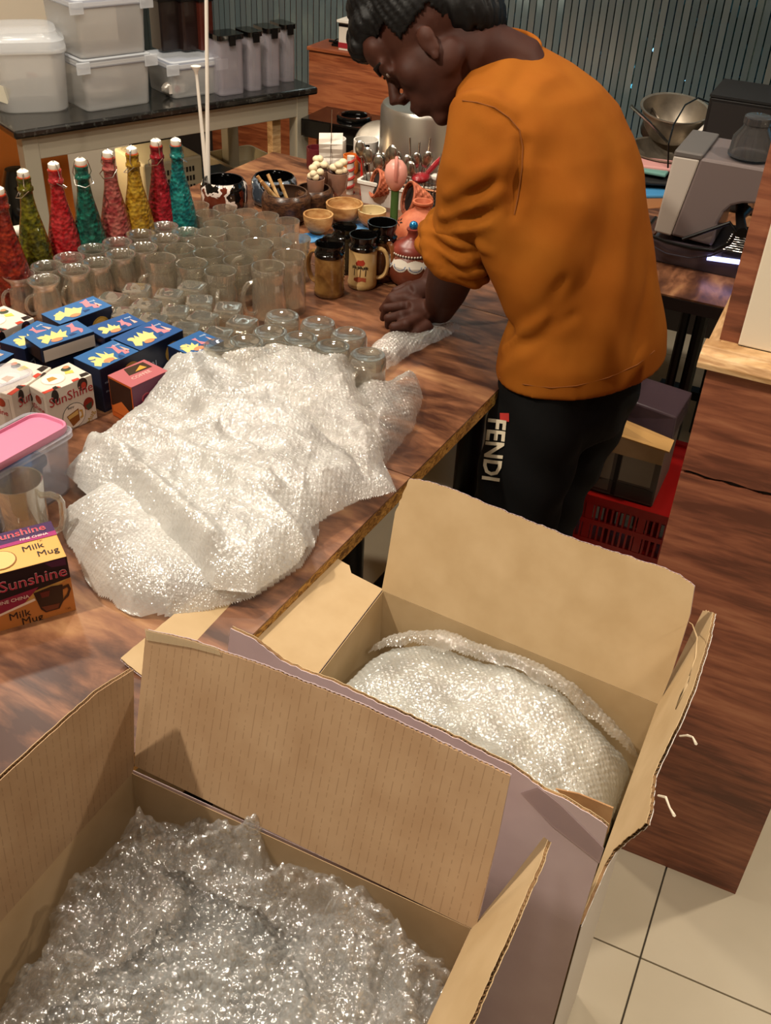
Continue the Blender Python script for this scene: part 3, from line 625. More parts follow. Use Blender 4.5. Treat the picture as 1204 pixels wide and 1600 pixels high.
tall = glass_proto('beer_mug', [(0, 0), (.032, 0), (.0345, .006), (.034, .03), (.0335, .09), (.032, .1), (.0345, .106), (.0345, .12), (.0335, .124)],
    [(.031, .123), (.0305, .108), (.029, .095), (.030, .03), (.029, .016), (0, .014)], shape=flute_, n=48, handle=(.034, .025, .095, .024, .0055))
tf = lambda a, r, z: 1+.03*abs(cos(9*a)) if z < .062 else 1
tumb = glass_proto('glass_tumbler', [(0, 0), (.0225, 0), (.0245, .004), (.0265, .04), (.0275, .062), (.027, .066), (.0285, .08)], [(.0265, .0795), (.0245, .062), (.0235, .04), (.022, .012), (0, .01)], shape=tf, n=54)
def sq(a, r, z):   # square near z=top of the upturned mug, round at the mouth
    k = min(1, max(0, (z-.012)/.04)); c, s = abs(cos(a)), abs(sin(a)); p = 5.; q = (c**p+s**p)**(-1/p)
    return 1*(1-k)+q*k*.93
sqm = glass_proto('glass_mug', [(.028, .0), (.0305, .001), (.0305, .014), (.0295, .03), (.0295, .068), (.0275, .076), (.021, .078), (0, .0745)], [(0, .064), (.022, .064), (.0265, .06), (.0265, .03), (.0275, .014), (.028, 0)], shape=sq, n=40, handle=(.031, .02, .06, .02, .0045))
rdm = glass_proto('glass_mug', [(.032, 0), (.0345, .001), (.0345, .05), (.034, .082), (.031, .09), (.026, .0915), (.020, .088), (0, .086)], [(0, .076), (.024, .077), (.030, .074), (.0315, .05), (.0315, 0), (.032, 0)], n=36, handle=(.034, .022, .068, .022, .005))
def scatter(proto, pts, h, lab, angs=None, scale=None, group=None):
    pts = sorted(pts, key=lambda p: p[0])
    for i, (x, y) in enumerate(pts):
        p = at_z(x, y, TZ+h); a = TT+pi+random.uniform(-.5, .5) if angs is None else angs+random.uniform(-.25, .25)
        l = lab % ORD[i]
        if i == 0: o = proto; o.location = (p[0], p[1], TZ); o.rotation_euler = (0, 0, a); o['label'] = l
        else: o = dup(proto, (p[0], p[1], TZ), a, l)
        if group: o['group'] = group
scatter(flare, [(28.5, 428), (72.7, 415), (68, 437), (107.6, 402), (116, 421), (145, 388), (151, 410), (183, 378), (187.5, 396.5), (219.5, 365), (223, 386), (256, 353), (257, 372), (291, 362)], .086, 'small flared glass mug, %s from the left before the bottles', group='flared glass mugs')
scatter(jar, [(249.7, 403), (299.5, 411), (344, 423), (372.6, 406), (326, 395), (316, 379), (359, 385), (404, 393), (281, 388), (330, 362), (462, 372), (432, 379)], .095, 'collared glass jar mug, %s from the left, mid table', group='collared glass mugs')
scatter(tall, [(419, 415), (451, 398), (402, 380)], .124, 'tall fluted glass beer mug, %s from the left by the brown steins', group='tall beer mugs', angs=radians(200))
scatter(tumb, [(286, 330), (308, 320), (324, 333), (351, 325), (361, 341.5), (384, 331.5), (397.5, 348), (417, 336.5), (449, 345), (337, 350), (371, 362), (425, 357)], .08, 'fluted clear glass tumbler, %s from the left before the dark bowls', group='fluted tumblers')
scatter(sqm, [(175, 464), (213, 449.5), (228, 474), (263, 458), (273, 484), (311, 468), (238, 497), (288, 511), (316, 494), (356, 479), (378, 501), (340, 519), (197, 487), (300, 446)], .077, 'upturned square-based glass mug, %s from the left behind the blue boxes', angs=TT+.35, group='square-based glass mugs')
scatter(rdm, [(440.7, 494), (497, 505), (422, 519), (469, 529), (384, 534), (519, 542), (545, 522), (574, 555), (430, 546), (478, 560), (345, 540)], .089, 'upturned round-based glass mug, %s from the left behind the bubble wrap', group='round-based glass mugs')
# fewer than the wrap hides; now the milk mug at the lower left
p = at_z(26, 752, TZ+.1)
t = thing('glass_mug', 'large clear square-handled glass mug standing behind the milk mug box', 'glass', (p[0], p[1], TZ), radians(-12))
obj('vessel', MB().lathe([(0, 0), (.03, 0), (.033, .004), (.0345, .05), (.036, .1), (.0355, .102)]+[(.0335, .101), (.0315, .05), (.030, .018), (0, .013)], 40), m_gl, t, local=True, smooth='auto')
obj('handle', MB().tube([(.033, 0, .083), (.05, 0, .088), (.062, 0, .085), (.066, 0, .078), (.064, 0, .05), (.058, 0, .03), (.048, 0, .022), (.032, 0, .024)], .0048, 8), m_gl, t, local=True, smooth=True)
# ------------------------------------------------------------------ coloured bottles
def bglass(name, col, col2):
    m = mat(name, col, .12, trans=.55, ior=1.35, n=(70, col2, .42, .62), coat=.5)
    t = m.node_tree; b = t.nodes['Principled BSDF']; tc = t.nodes.new('ShaderNodeTexCoord'); v = t.nodes.new('ShaderNodeTexVoronoi'); v.inputs['Scale'].default_value = 120
    t.links.new(tc.outputs['Object'], v.inputs['Vector']); bp = t.nodes.new('ShaderNodeBump'); bp.inputs['Strength'].default_value = 1; bp.inputs['Distance'].default_value = .003
    t.links.new(v.outputs['Distance'], bp.inputs['Height']); t.links.new(bp.outputs[0], b.inputs['Normal']); return m
m_wire = mat('wire', '#d8d2c8', .2, 1); m_cer = mat('ceramic_stopper', '#ece2d0', .3); m_gask = mat('rubber_gasket', '#c0431f', .5)
bprof = [(0, 0), (.034, 0), (.0365, .004), (.037, .03), (.0365, .07), (.032, .1), (.024, .14), (.0165, .175), (.0135, .2), (.0135, .212), (.016, .214), (.016, .22), (.0135, .222), (.0135, .234), (.0145, .236), (.0145, .24), (.010, .24), (.010, .2), (.013, .175), (.03, .1), (.034, .05), (.032, .006), (0, .006)]
for i, (x, y, c, c2, nm, ang) in enumerate([(-4, 293, '#7c1612', '#b33a22', 'rust red', 2.4), (35, 266, '#4c4f10', '#8b8420', 'olive green', 3.6), (83, 254, '#c01a22', '#e8474a', 'bright red', .6), (125, 248, '#0f5347', '#2a8a72', 'dark green', 5.2),
        (168, 236, '#b84a4a', '#dd7f72', 'rose pink', 4.2), (205, 230, '#b9861c', '#e0b43c', 'amber yellow', 3.3), (243, 218, '#8c0f1e', '#c42a38', 'crimson', 3.9), (274, 217, '#0d6a6e', '#2ba39a', 'teal', .9)]):
    p = at_z(x, y, TZ+.254); t = thing('bottle', '%s hammered glass swing-top bottle, %s in the row behind the mugs' % (nm, ['leftmost', 'second', 'third', 'fourth', 'fifth', 'sixth', 'seventh', 'last'][i]), 'bottle', (p[0], p[1], TZ), ang, 'coloured swing-top bottles')
    obj('glass_body', MB().lathe(bprof, 28), bglass('bottle_%s' % nm.replace(' ', '_'), c, c2), t, local=True, smooth='auto', angle=70)
    obj('stopper', MB().lathe([(0, .241), (.0105, .241), (.012, .245), (.0115, .252), (.006, .256), (0, .256)], 16), m_cer, t, local=True, smooth=True)
    obj('gasket', MB().lathe([(.008, .2385), (.0125, .2385), (.0125, .2415), (.008, .2415)], 16, closed=True), m_gask, t, local=True, smooth=True)
    w = MB(); w.tube([(0, -.0145, .217), (.004, -.019, .228), (.002, -.014, .25), (0, 0, .2575), (.002, .014, .25), (.004, .019, .228), (0, .0145, .217)], .0011, 6)
    w.tube([(-.004, -.017, .217), (.012, -.019, .205), (.021, 0, .2), (.012, .019, .205), (-.004, .017, .217)], .0011, 6); obj('wire_bail', w, m_wire, t, local=True, smooth=True)
# ------------------------------------------------------------------ small printed cartons
C_ = lambda h, r=.35: mat('print_'+h[1:], h, r)
def rect(B, C, D, z, grow=0):
    b, c, d = at_z(*B, z), at_z(*C, z), at_z(*D, z); x = unit(c-b); y = np.array([-x[1], x[0], 0]); return b, x, np.linalg.norm(c-b), y, abs((d-c)@y)
def pack(name, label, B, C, D, z, h, body, prints, group=None, sides=None, tiltd=0):
    b, x, w, y, d = rect(B, C, D, z); t = thing(name, label, 'box', tuple(b+x*w/2+y*d/2-RZ*h), atan2(x[1], x[0]), group)
    if tiltd: t.rotation_euler = (0, radians(tiltd), atan2(x[1], x[0]))
    W, D_ = w/2, d/2; lm = MB(); lm.box(-W, W, -D_, D_, 0, h); 
    mats_ = [body]+([sides] if sides else []); 
    o = obj('carton_body', lm, mats_, t, local=True, bev=.0012)
    if sides:
        for p in o.data.polygons:
            if p.center[2] < h*.99: p.material_index = 1
    for q in prints:
        k, face = q[0], q[1]; e = .0006
        if face == 'T': O, X, Y, N, fw, fh = (-W, -D_, h), (1, 0, 0), (0, 1, 0), (0, 0, 1), w, d
        elif face == 'F': O, X, Y, N, fw, fh = (-W, -D_, 0), (1, 0, 0), (0, 0, 1), (0, -1, 0), w, h
        elif face == 'L': O, X, Y, N, fw, fh = (-W, D_, 0), (0, -1, 0), (0, 0, 1), (-1, 0, 0), d, h
        O, X, Y, N = map(lambda a: np.array(a, float), (O, X, Y, N)); lay = q[-1] if isinstance(q[-1], int) else 1
        if k == 'poly':
            m = MB().prism([O+X*a*fw+Y*c*fh+N*e*lay*.6 for a, c in q[2]], N*.0002); obj('print', m, C_(q[3]), t, local=True)
        elif k == 'disc':
            cx, cy, r, col = q[2:6]; asp = q[6] if len(q) > 6 and isinstance(q[6], float) else 1
            m = MB().prism([O+X*(cx*fw+r*cos(a))+Y*(cy*fh+r*asp*sin(a))+N*e*lay*.6 for a in np.linspace(0, 2*pi, 22)[:-1]], N*.0002); obj('print', m, C_(col), t, local=True)
        elif k == 'text':
            cx, cy, s, body_, col, rz = q[2:8]; bold = q[8] if len(q) > 8 and isinstance(q[8], float) else 0; sh = q[9] if len(q) > 9 and isinstance(q[9], float) else 0
            M = frame(O+X*cx*fw+Y*cy*fh+N*e*lay*.7, X*cos(rz)+Y*sin(rz), z=N); obj('lettering', text_mesh(body_, s, M, .0001, bold=0 if 'M' in body_ else bold*.2, shear=sh), C_(col), t, local=True)
    return t
NV, BLU, YEL, PNK, ORG, GLD = '#141c33', '#2c5c93', '#e2cf85', '#d7808a', '#d98a62', '#b08a3e'
def blue_prints(seed, lid=True):
    r = random.Random(seed); P = [('poly', 'T', [(.0, .0), (1, 0), (1, 1), (0, 1)], ['#2c5c93', '#35659a', '#264f86', '#2f6299'][seed % 4], 1)]
    jx, jy, sc_ = r.uniform(-.04, .06), r.uniform(-.06, .08), r.uniform(.85, 1.2)
    J = lambda L_: [(min(.98, max(.02, a*sc_+jx+r.uniform(-.025, .025))), min(.97, max(.03, b_*sc_+jy+r.uniform(-.05, .05)))) for a, b_ in L_]
    P += [('poly', 'T', J([(.06, .25), (.12, .42), (.1, .55), (.2, .5), (.27, .62), (.3, .45), (.38, .75), (.42, .5), (.5, .62), (.5, .42), (.58, .45), (.5, .3), (.46, .14), (.36, .2), (.3, .1), (.22, .28), (.12, .1)]), YEL, 2), ('poly', 'T', J([(.5, .08), (.62, .1), (.6, .24), (.52, .22)]), '#23406e', 2), ('disc', 'T', .36, .2, .011, ORG, .6, 3), ('disc', 'T', .2, .6, .007, YEL, .8, 3),
          ('poly', 'T', J([(.6, .3), (.66, .62), (.62, .74), (.7, .7), (.76, .8), (.72, .5), (.8, .25), (.76, .12), (.68, .15), (.7, .32)]), PNK, 2), ('poly', 'T', [(.82, .25), (.86, .6), (.9, .25)], '#e8b0a0', 2), ('text', 'T', .86, .72, .008, 'mug', '#cfd9e6', 0.0, 2)]
    P += [('disc', 'F', .74, .62, .020, GLD, 1.0, 1), ('disc', 'F', .74, .62, .0155, '#c29b4c', 1.0, 2), ('disc', 'F', .74, .58, .0045, NV, 1.6, 3), ('text', 'F', .28, .55, .016, '|01', '#b9c3d2', 0.0, 1), ('text', 'F', .15, .66, .007, 'milk', '#8b98ad', 0.0, 1), ('text', 'F', .15, .46, .007, 'mug', '#8b98ad', 0.0, 1)]
    return P
BT = TZ+.085
m_navy = mat('navy_card', NV, .35, bump=(40, .1, .001)); m_whc = mat('white_card', '#ddd2c4', .35)
bl_g = 'blue mug boxes'
pack('mug_box', 'blue printed mug box at the back of the pile, beside the flared mugs', (93.7, 507), (175, 478), (127.6, 469), BT, .085, m_navy, blue_prints(1), bl_g)
pack('mug_box', 'blue printed mug box with slanted lid, touching the square-based mugs', (163, 529), (229, 505), (209, 486), BT, .085, m_navy, blue_prints(2), bl_g)
pack('mug_box', 'blue printed mug box half hidden under the opened one at its left', (38, 546), (96, 512), (64, 498), BT-.004, .08, m_navy, blue_prints(3), bl_g)
pack('mug_box', 'navy mug box with 01 on its side, beneath the opened box', (73, 567), (163, 538), (150, 523), BT-.018, .067, m_navy, blue_prints(4)[6:], bl_g)
tD = pack('mug_box', 'opened blue mug box with white inner flap, lying on top of the pile', (64, 545), (147, 518), (133, 497), BT+.014, .028, m_navy, blue_prints(5)[:6]+[('poly', 'F', [(.03, .02), (.99, .02), (.99, .8), (.03, .8)], '#cfc3b8', 1), ('poly', 'L', [(.06, .06), (.94, .06), (.94, .94), (.06, .94)], '#0c0d14', 1)], bl_g)  # dark end polygon is the shade inside the open end, painted on
pack('mug_box', 'blue printed mug box between the slanted one and the bubble wrap', (217, 549), (286, 516), (228, 505), BT, .085, m_navy, blue_prints(6), bl_g)
pack('mug_box', 'blue mug box with a gold disc, right behind the front white box', (155, 578), (219, 548), (160, 539), BT, .085, m_navy, blue_prints(7), bl_g)
pack('mug_box', 'blue printed mug box at the right end of the pile, against the wrap', (300, 557), (350, 533), (303, 521), BT, .08, m_navy, blue_prints(8), bl_g)
pack('mug_box', 'blue printed mug box cut off by the photo edge, behind the white boxes', (-45, 592), (22, 553), (-8, 538), BT, .085, m_navy, blue_prints(9), bl_g)
RED, GRN, DK = '#c2412f', '#3f4a3a', '#241a17'
def white_prints(s=1.0, front='SunShine'):
    return [('poly', 'T', [(.0, .0), (.35, 0), (.32, .1), (0, .12)], RED, 1), ('poly', 'T', [(.2, 0), (.3, 0), (.3, .14), (.22, .12)], DK, 2), ('disc', 'T', .42, .5, .021, '#d9c7b4', .9, 1), ('disc', 'T', .42, .5, .0195, '#efe6d8', .9, 2), ('poly', 'T', [(.3, .42), (.48, .42), (.46, .6), (.34, .62)], '#b98a3f', 3),
            ('disc', 'T', .8, .72, .009, GRN, .8, 1), ('disc', 'T', .84, .8, .006, ORG, .8, 2), ('poly', 'T', [(.68, .5), (.82, .4), (.86, .56), (.72, .62)], '#d8c65a', 1), ('poly', 'T', [(.8, .05), (.98, .05), (.98, .2), (.84, .22)], DK, 1), ('poly', 'T', [(.6, 0), (.75, 0), (.75, .1), (.62, .12)], RED, 1),
            ('disc', 'F', .2, .86, .007, DK, 1.8, 1), ('disc', 'F', .78, .88, .010, '#3a2119', 1.2, 1), ('disc', 'F', .8, .85, .005, RED, 1.2, 2), ('text', 'F', .52, .76, .0245*s, front, '#f2e9dd', 0.0, .0011, 2), ('text', 'F', .52, .76, .0245*s, front, '#a8262c', 0.0, .0004, 3),
            ('disc', 'F', .52, .3, .0235, DK, 1.0, 1), ('disc', 'F', .52, .3, .0225, '#eee3d4', 1.0, 2), ('poly', 'F', [(.36, .34), (.62, .42), (.62, .16), (.46, .08)], '#8c5423', 3), ('poly', 'F', [(.38, .33), (.6, .39), (.6, .3), (.4, .26)], '#d9b36a', 4), ('poly', 'F', [(.63, .38), (.7, .36), (.7, .2), (.63, .18), (.63, .22), (.67, .24), (.67, .33), (.63, .34)], '#c79a4c', 4),
            ('text', 'F', .47, .5, .006, 'Enjoy', DK, 0.0, 3), ('disc', 'F', .85, .42, .0105, '#8a2c22', 1.1, 1), ('poly', 'F', [(.78, .4), (.92, .44), (.9, .3), (.82, .28)], GRN, 2), ('text', 'F', .86, .1, .014, 'Mug', '#b08c2e', radians(60), 1), ('text', 'F', .8, .56, .005, '. . . .', DK, 0.0, 1),
            ('poly', 'L', [(.1, .1), (.9, .1), (.9, .9), (.1, .9)], '#c9bdb2', 1), ('text', 'L', .5, .6, .014, front, '#a8262c', radians(-4), .0003, 2), ('disc', 'L', .3, .75, .008, DK, 1.0, 2), ('disc', 'L', .7, .8, .008, '#9c3b26', 1.0, 2)]
wg = 'white fruit-printed mug boxes'
pack('mug_box', 'white fruit-printed mug box with red SunShine lettering, nearest the pink lid', (69, 616), (143, 585), (97, 570), BT, .087, m_whc, white_prints(), wg)
pack('mug_box', 'white fruit-printed mug box just behind the lettered one, lid tilted', (18, 618), (80, 574), (36, 549), BT+.004, .09, m_whc, white_prints(), wg)
pack('mug_box', 'white fruit-printed mug box farthest back, beside the red bottle', (-12, 524), (53, 497), (14, 474), BT+.003, .088, m_whc, white_prints(), wg)
pack('mug_box', 'opened orange and purple mug box beside the bubble wrap', (205, 606), (262, 580), (216, 566), BT-.006, .078, mat('orange_card', '#b5541f', .35), [
    ('poly', 'T', [(0, 0), (1, 0), (1, 1), (0, 1)], '#b5656a', 1), ('text', 'T', .5, .35, .012, 'COFFEE', '#e8b8b0', 0.0, .0003, 2), ('poly', 'T', [(.3, .55), (.9, .5), (.9, .9), (.4, .95)], '#3c2a1c', 2), ('poly', 'T', [(.5, .6), (.8, .58), (.75, .8)], '#d49a3c', 3),
    ('poly', 'F', [(.0, 0), (1, 0), (1, 1), (0, 1)], '#5a1738', 1), ('text', 'F', .42, .6, .026, 'Co', '#f0b5a8', 0.0, .0008, 2), ('text', 'F', .42, .6, .026, 'Co', '#a41f3a', 0.0, .0002, 3), ('poly', 'L', [(.04, .3), (.96, .3), (.96, .96), (.04, .96)], '#2e140a', 1), ('poly', 'L', [(.1, .3), (.5, .5), (.9, .3), (.9, .15), (.1, .15)], '#c4642a', 2)])
# the milk mug box in front
PUR = '#3a1430'; AMB = '#d9a45a'
pack('milk_mug_box', 'purple and orange milk mug box standing at the left front of the table', (-60, 912), (104, 869), (77, 815), TZ+.092, .092, mat('amber_card', AMB, .25), [
    ('poly', 'T', [(0, .62), (1, .62), (1, 1), (0, 1)], '#3c1c4c', 1), ('poly', 'T', [(0, .6), (1, .6), (1, .72), (0, .64)], '#9c2a6a', 2), ('text', 'T', .66, .87, .0195, 'Sunshine', '#f4dccf', 0.0, .0012, 3), ('text', 'T', .66, .87, .0195, 'Sunshine', '#c23a52', 0.0, .0002, 4),
    ('text', 'T', .78, .675, .0068, 'FINE CHINA', '#f3d9cf', 0.0, .0002, 4), ('text', 'T', .73, .43, .0165, 'Milk', '#1d1516', 0.0, .0, 2), ('text', 'T', .85, .22, .0165, 'Mug', '#1d1516', 0.0, .0007, 2), ('disc', 'T', .4, .3, .020, '#8a5a24', 1.0, 2), ('disc', 'T', .4, .3, .0185, '#e2b876', 1.0, 3), ('text', 'T', .82, .56, .004, '1 pc', '#6b4420', 0.0, 2),
    ('poly', 'F', [(0, .42), (0, 1), (1, 1), (1, .62)], '#1b0a14', 1), ('poly', 'F', [(0, .22), (0, .5), (.68, .6), (.5, .36)], '#8e2240', 2), ('poly', 'F', [(0, .19), (0, .22), (.62, .42), (.63, .38)], '#efd9c8', 3), ('poly', 'F', [(0, 0), (0, .19), (.62, .38), (1, .62), (1, 0)], '#c07a3e', 2),
    ('poly', 'F', [(.78, .98), (.98, .98), (.98, .86), (.84, .88)], '#4a1a3c', 2), ('text', 'F', .645, .76, .0245, 'Sunshine', '#f2ddd0', 0.0, .0014, 4), ('text', 'F', .645, .76, .0245, 'Sunshine', '#b5304a', 0.0, .0003, 5), ('text', 'F', .42, .49, .0075, 'FINE CHINA', '#ecd3c8', 0.0, .0002, 4),
    ('poly', 'F', [(.62, .52), (.66, .2), (.7, .12), (.84, .12), (.89, .24), (.91, .54), (.8, .56)], '#2a130c', 5), ('poly', 'F', [(.67, .24), (.85, .22), (.83, .14), (.71, .14)], '#6b3320', 6), ('poly', 'F', [(.68, .5), (.78, .5), (.76, .4), (.69, .4)], '#5e1a16', 6),
    ('poly', 'F', [(.9, .5), (.97, .52), (.985, .42), (.95, .3), (.89, .24), (.9, .29), (.935, .34), (.96, .42), (.95, .47), (.905, .45)], '#3a1c10', 5), ('text', 'F', .45, .2, .0165, 'Milk', '#1d1112', 0.0, .0007, 4), ('text', 'F', .56, .06, .0165, 'Mug', '#1d1112', 0.0, .0007, 4), ('text', 'F', .92, .08, .004, '1 pc', '#5b3318', 0.0, 4)])
# ------------------------------------------------------------------ tub with pink lid
def rrect(w, d, r, n=5):
    P = []
    for cx, cy, a0 in ((w-r, d-r, 0), (-w+r, d-r, 90), (-w+r, -d+r, 180), (w-r, -d+r, 270)):
        for k in range(n+1): a = radians(a0+90*k/n); P.append((cx+r*cos(a), cy+r*sin(a)))
    return P
def tubm(w, d, h, r, wall=.0015, taper=.9, rim=.005, z0=0):
    rings = []
    for s, z, e in ((taper, 0, 0), (taper+.02, .004, 0), (1, h-.008, 0), (1, h-.008, rim), (1, h, rim), (1, h, -wall), (1, h-.01, -wall), (taper+.02, .006, -wall), (taper, .003, -wall)):
        rings.append([(x, y, z+z0) for x, y in rrect(w*s+e, d*s+e, r)])
    return MB().loft(rings)
m_tub = mat('clear_plastic', '#cfd0dc', .16, trans=.0, alpha=.32, coat=.3); m_tub2 = mat('frosted_plastic', '#eeeeec', .3, alpha=.36, coat=.2); m_lidc = mat('frosted_lid', '#dfe4ea', .25, alpha=.4, coat=.4)
b, x, w, y, d = rect((-75, 779), (114, 672), (70, 632), TZ+.105)
c = b+x*w/2+y*d/2; t = thing('food_container', 'clear plastic food container behind the glass mug, pink lid laid on it', 'container', (c[0], c[1], TZ), atan2(x[1], x[0]))
obj('tub', tubm(w/2, d/2, .105, .02), m_tub, t, local=True, smooth='auto')
obj('blue_lunch_box', tubm(w*.36, d*.33, .06, .02, z0=0), mat('blue_plastic', '#4f86bd', .35), None, label='blue lidless plastic box inside the clear food container', cat='box', M=Matrix.Translation((c[0]-.01, c[1], TZ+.004)) @ Matrix.Rotation(atan2(x[1], x[0]), 4, 'Z'), smooth='auto')
b2, x2, w2, y2, d2 = rect((-55, 752), (118, 664), (70, 640), TZ+.118)
c3 = b2+x2*w2/2+y2*d2/2
L = obj('container_lid', MB().loft([[(a, b_, z) for a, b_ in rrect(w2/2*s, d2/2*s+.0, .02)] for s, z in ((.97, -.004), (1, 0), (1, .006), (.985, .008), (.95, .008), (.94, .003), (.85, .003))]), mat('pink_plastic', '#d2819f', .3, coat=.3), None, 'translucent pink plastic lid laid askew on the food container', 'lid', M=Matrix.Translation((c3[0], c3[1], TZ+.112)) @ Matrix.Rotation(atan2(x2[1], x2[0])+.12, 4, 'Z') @ Matrix.Rotation(.05, 4, 'Y'), smooth='auto')
b, x, w, y, d = rect((-60, 690), (62, 640), (20, 612), TZ+.09)
c = b+x*w/2+y*d/2
obj('container_lid', MB().loft([[(a, b_, z) for a, b_ in rrect(w/2*s, d/2*s, .02)] for s, z in ((.97, -.004), (1, 0), (1, .006), (.95, .008), (.94, .003), (.85, .003))]), m_tub, None, 'clear plastic lid leaning behind the pink lid, by the white mug boxes', 'lid', M=Matrix.Translation((c[0], c[1]+.02, TZ+.135)) @ Matrix.Rotation(atan2(x[1], x[0]), 4, 'Z') @ Matrix.Rotation(-.12, 4, 'X'), smooth='auto')
# ------------------------------------------------------------------ steins, clay ware, bowls
def cylprint(polys, R, th0, z0, mt_, parent, name='print', out=.0006):
    m = MB()
    for P in polys:
        Q = np.array(P, float); w_ = np.ptp(Q[:, 0])
        if w_ > .008:
            st = .0011; gx, gy = np.meshgrid(np.arange(Q[:, 0].min(), Q[:, 0].max(), st), np.arange(Q[:, 1].min(), Q[:, 1].max(), st), indexing='ij'); I = inside([tuple(q) for q in Q], gx+st/2, gy+st/2)
            for a, b in zip(gx[I], gy[I]): m.add([((R(z0+b_)+out)*cos(th0+a_/R(z0+b_)), (R(z0+b_)+out)*sin(th0+a_/R(z0+b_)), z0+b_) for a_, b_ in ((a, b), (a+st, b), (a+st, b+st), (a, b+st))], [(0, 1, 2, 3)])
            continue
        n = len(P); v = [((R(z0+b)+out)*cos(th0+a/R(z0+b)), (R(z0+b)+out)*sin(th0+a/R(z0+b)), z0+b) for a, b in P]; m.add(v, [tuple(range(n))])
    return obj(name, m, mt_, parent, local=True)
def palm(x, y, h, s=1):
    P = [[(x-.0008, y), (x+.0008, y), (x+.0016, y+h), (x+.0004, y+h)]]
    for a in (10, 50, 90, 135, 170, -25, 205):
        a = radians(a); c, s_ = cos(a), sin(a); L = .0075*s; P.append([(x+.001, y+h), (x+c*L*.5-s_*.0012, y+h+s_*L*.5+c*.0012), (x+c*L, y+h+s_*L-.0015), (x+c*L*.5+s_*.0008, y+h+s_*L*.5-c*.0008)])
    return P
def stein(label, px, py, z, s, bodycol, col2, ang, toph=.03, lines=False):
    p = at_z(px, py, z); t = thing('stein_mug', label, 'mug', (p[0], p[1], TZ), ang, 'brown and cream steins'); 
    mb = mat('stein_'+bodycol[1:], bodycol, .22, n=(24, col2, .4, .65), coat=.5)
    R = lambda zz: .031*s
    body = [(0, 0), (.030*s, 0), (.0325*s, .004), (.033*s, .012), (.031*s, .018), (.031*s, .083*s), (.0295*s, .088*s)]
    obj('body', MB().lathe(body, 36), mb, t, local=True, smooth='auto')
    zt = .088*s
    obj('rim', MB().lathe([(.0295*s, zt-.002), (.032*s, zt), (.0325*s, zt+.006), (.029*s, zt+.010), (.0275*s, zt+.018), (.031*s, zt+.026), (.0315*s, zt+toph), (.029*s, zt+toph), (.026*s, zt+.018), (.026*s, .05), (0, .045)], 36), m_blackgl, t, local=True, smooth='auto')
    obj('handle', ear(MB(), .031*s, .02, .088*s, .026, .0065, 0, 13, .7), mb if not lines else mb, t, local=True, smooth=True)
    return t, R
t, R = stein('cream stein with black rim and three palm trees, frontmost of the steins', 568, 366, TZ+.118, 1, '#d3b078', '#c29a60', radians(0))
th = radians(-100)
cylprint([[(-.008, .0), (.008, 0), (.012, .006), (.008, .013), (-.004, .012), (-.009, .006)]], R, th, .058, mat('sunset', '#b8402c', .3), t)
cylprint([[(-.013, 0), (-.004, -.003), (.006, .001), (.015, -.002), (.015, .008), (-.002, .010), (-.013, .006)]], R, th, .022, mat('flowers', '#b4583a', .3), t)
cylprint(palm(-.012, 0, .019, 1)+palm(.001, -.002, .021, 1.05)+palm(.013, 0, .018, 1), R, th, .034, mat('palm_ink', '#15120f', .3), t, out=.001)
t, R = stein('dark brown carved stein with black rim, left of the palm tree stein', 515, 382, TZ+.112, 1.02, '#6a4520', '#99703c', radians(150), .024)
m = MB()
for k in range(7): z_ = .03+.0105*k; m.tube([(R(0)*cos(a)*1.03, R(0)*sin(a)*1.03, z_+.004*sin(9*a+k)) for a in np.linspace(radians(-150), radians(-50), 18)], .0011, 5)
obj('carving', m, mat('carved_cream', '#b98f54', .3), t, local=True, smooth=True)
stein('brown stein with tall black rim, behind the palm tree stein', 597, 356, TZ+.116, 1.06, '#7d4a26', '#4c2b16', radians(-60), .036)
stein('black-glazed stein lower behind the two front steins', 538, 358, TZ+.098, .9, '#120f0d', '#1c1713', radians(170), .024)
def bowl(name, label, px, py, z, r, h, mt_, inn=None, foot=True, cat='bowl', group=None, rot=0, wall=.004, z0=TZ, belly=None):
    p = at_z(px, py, z); t = thing(name, label, cat, (p[0], p[1], z0), rot, group)
    pr = [(0, 0), (r*.42, 0), (r*.45, h*.06), (r*.4, h*.12)] if foot else [(0, 0), (r*.4, 0)]
    n = 9; bz = belly or (lambda q: sqrt(max(0, 1-(1-q)**2.2)))
    z_ = h*.12 if foot else 0
    out = [(r*(.4+.6*bz(k/n)), z_+(h-z_)*k/n) for k in range(1, n+1)]; inr = [(max(.001, a-wall), b+(.0 if k else .0)) for k, (a, b) in enumerate(out[::-1])]
    inr[0] = (out[-1][0]-wall, h); inr.append((r*.3, z_+wall*1.6)); 
    obj('shell', MB().lathe(pr+out, 36, caps=False), mt_, t, local=True, smooth='auto'); obj('lining', MB().lathe([(out[-1][0], h)]+inr+[(0, z_+wall*1.3)], 36, caps=False), inn or mt_, t, local=True, smooth='auto')
    return t
m_wb = wood('bowl_wood', ['#8f6236', '#a97c4a', '#bd9560', '#c9a673'], (2, 2, 5), .5, 3)
m_coco = wood('coconut', ['#1c110b', '#33211a', '#4a3020', '#5d3f29'], (3, 3, 10), .3, 9)
bowl('wooden_bowl', 'small pale wooden bowl, leftmost of three in front of the coconut bowl', 497, 331, TZ+.055, .037, .05, m_wb, group='pale wooden bowls', z0=TZ)
bowl('wooden_bowl', 'widest pale wooden bowl, behind the other two wooden bowls', 538, 316, TZ+.05, .047, .048, m_wb, group='pale wooden bowls')
bowl('wooden_bowl', 'pale wooden bowl with spotted inside, nearest the clay lantern', 581, 327, TZ+.045, .036, .044, m_wb, mat('spotted', '#c5b184', .6, n=(60, '#5a4a2c', .6, .66)), group='pale wooden bowls')
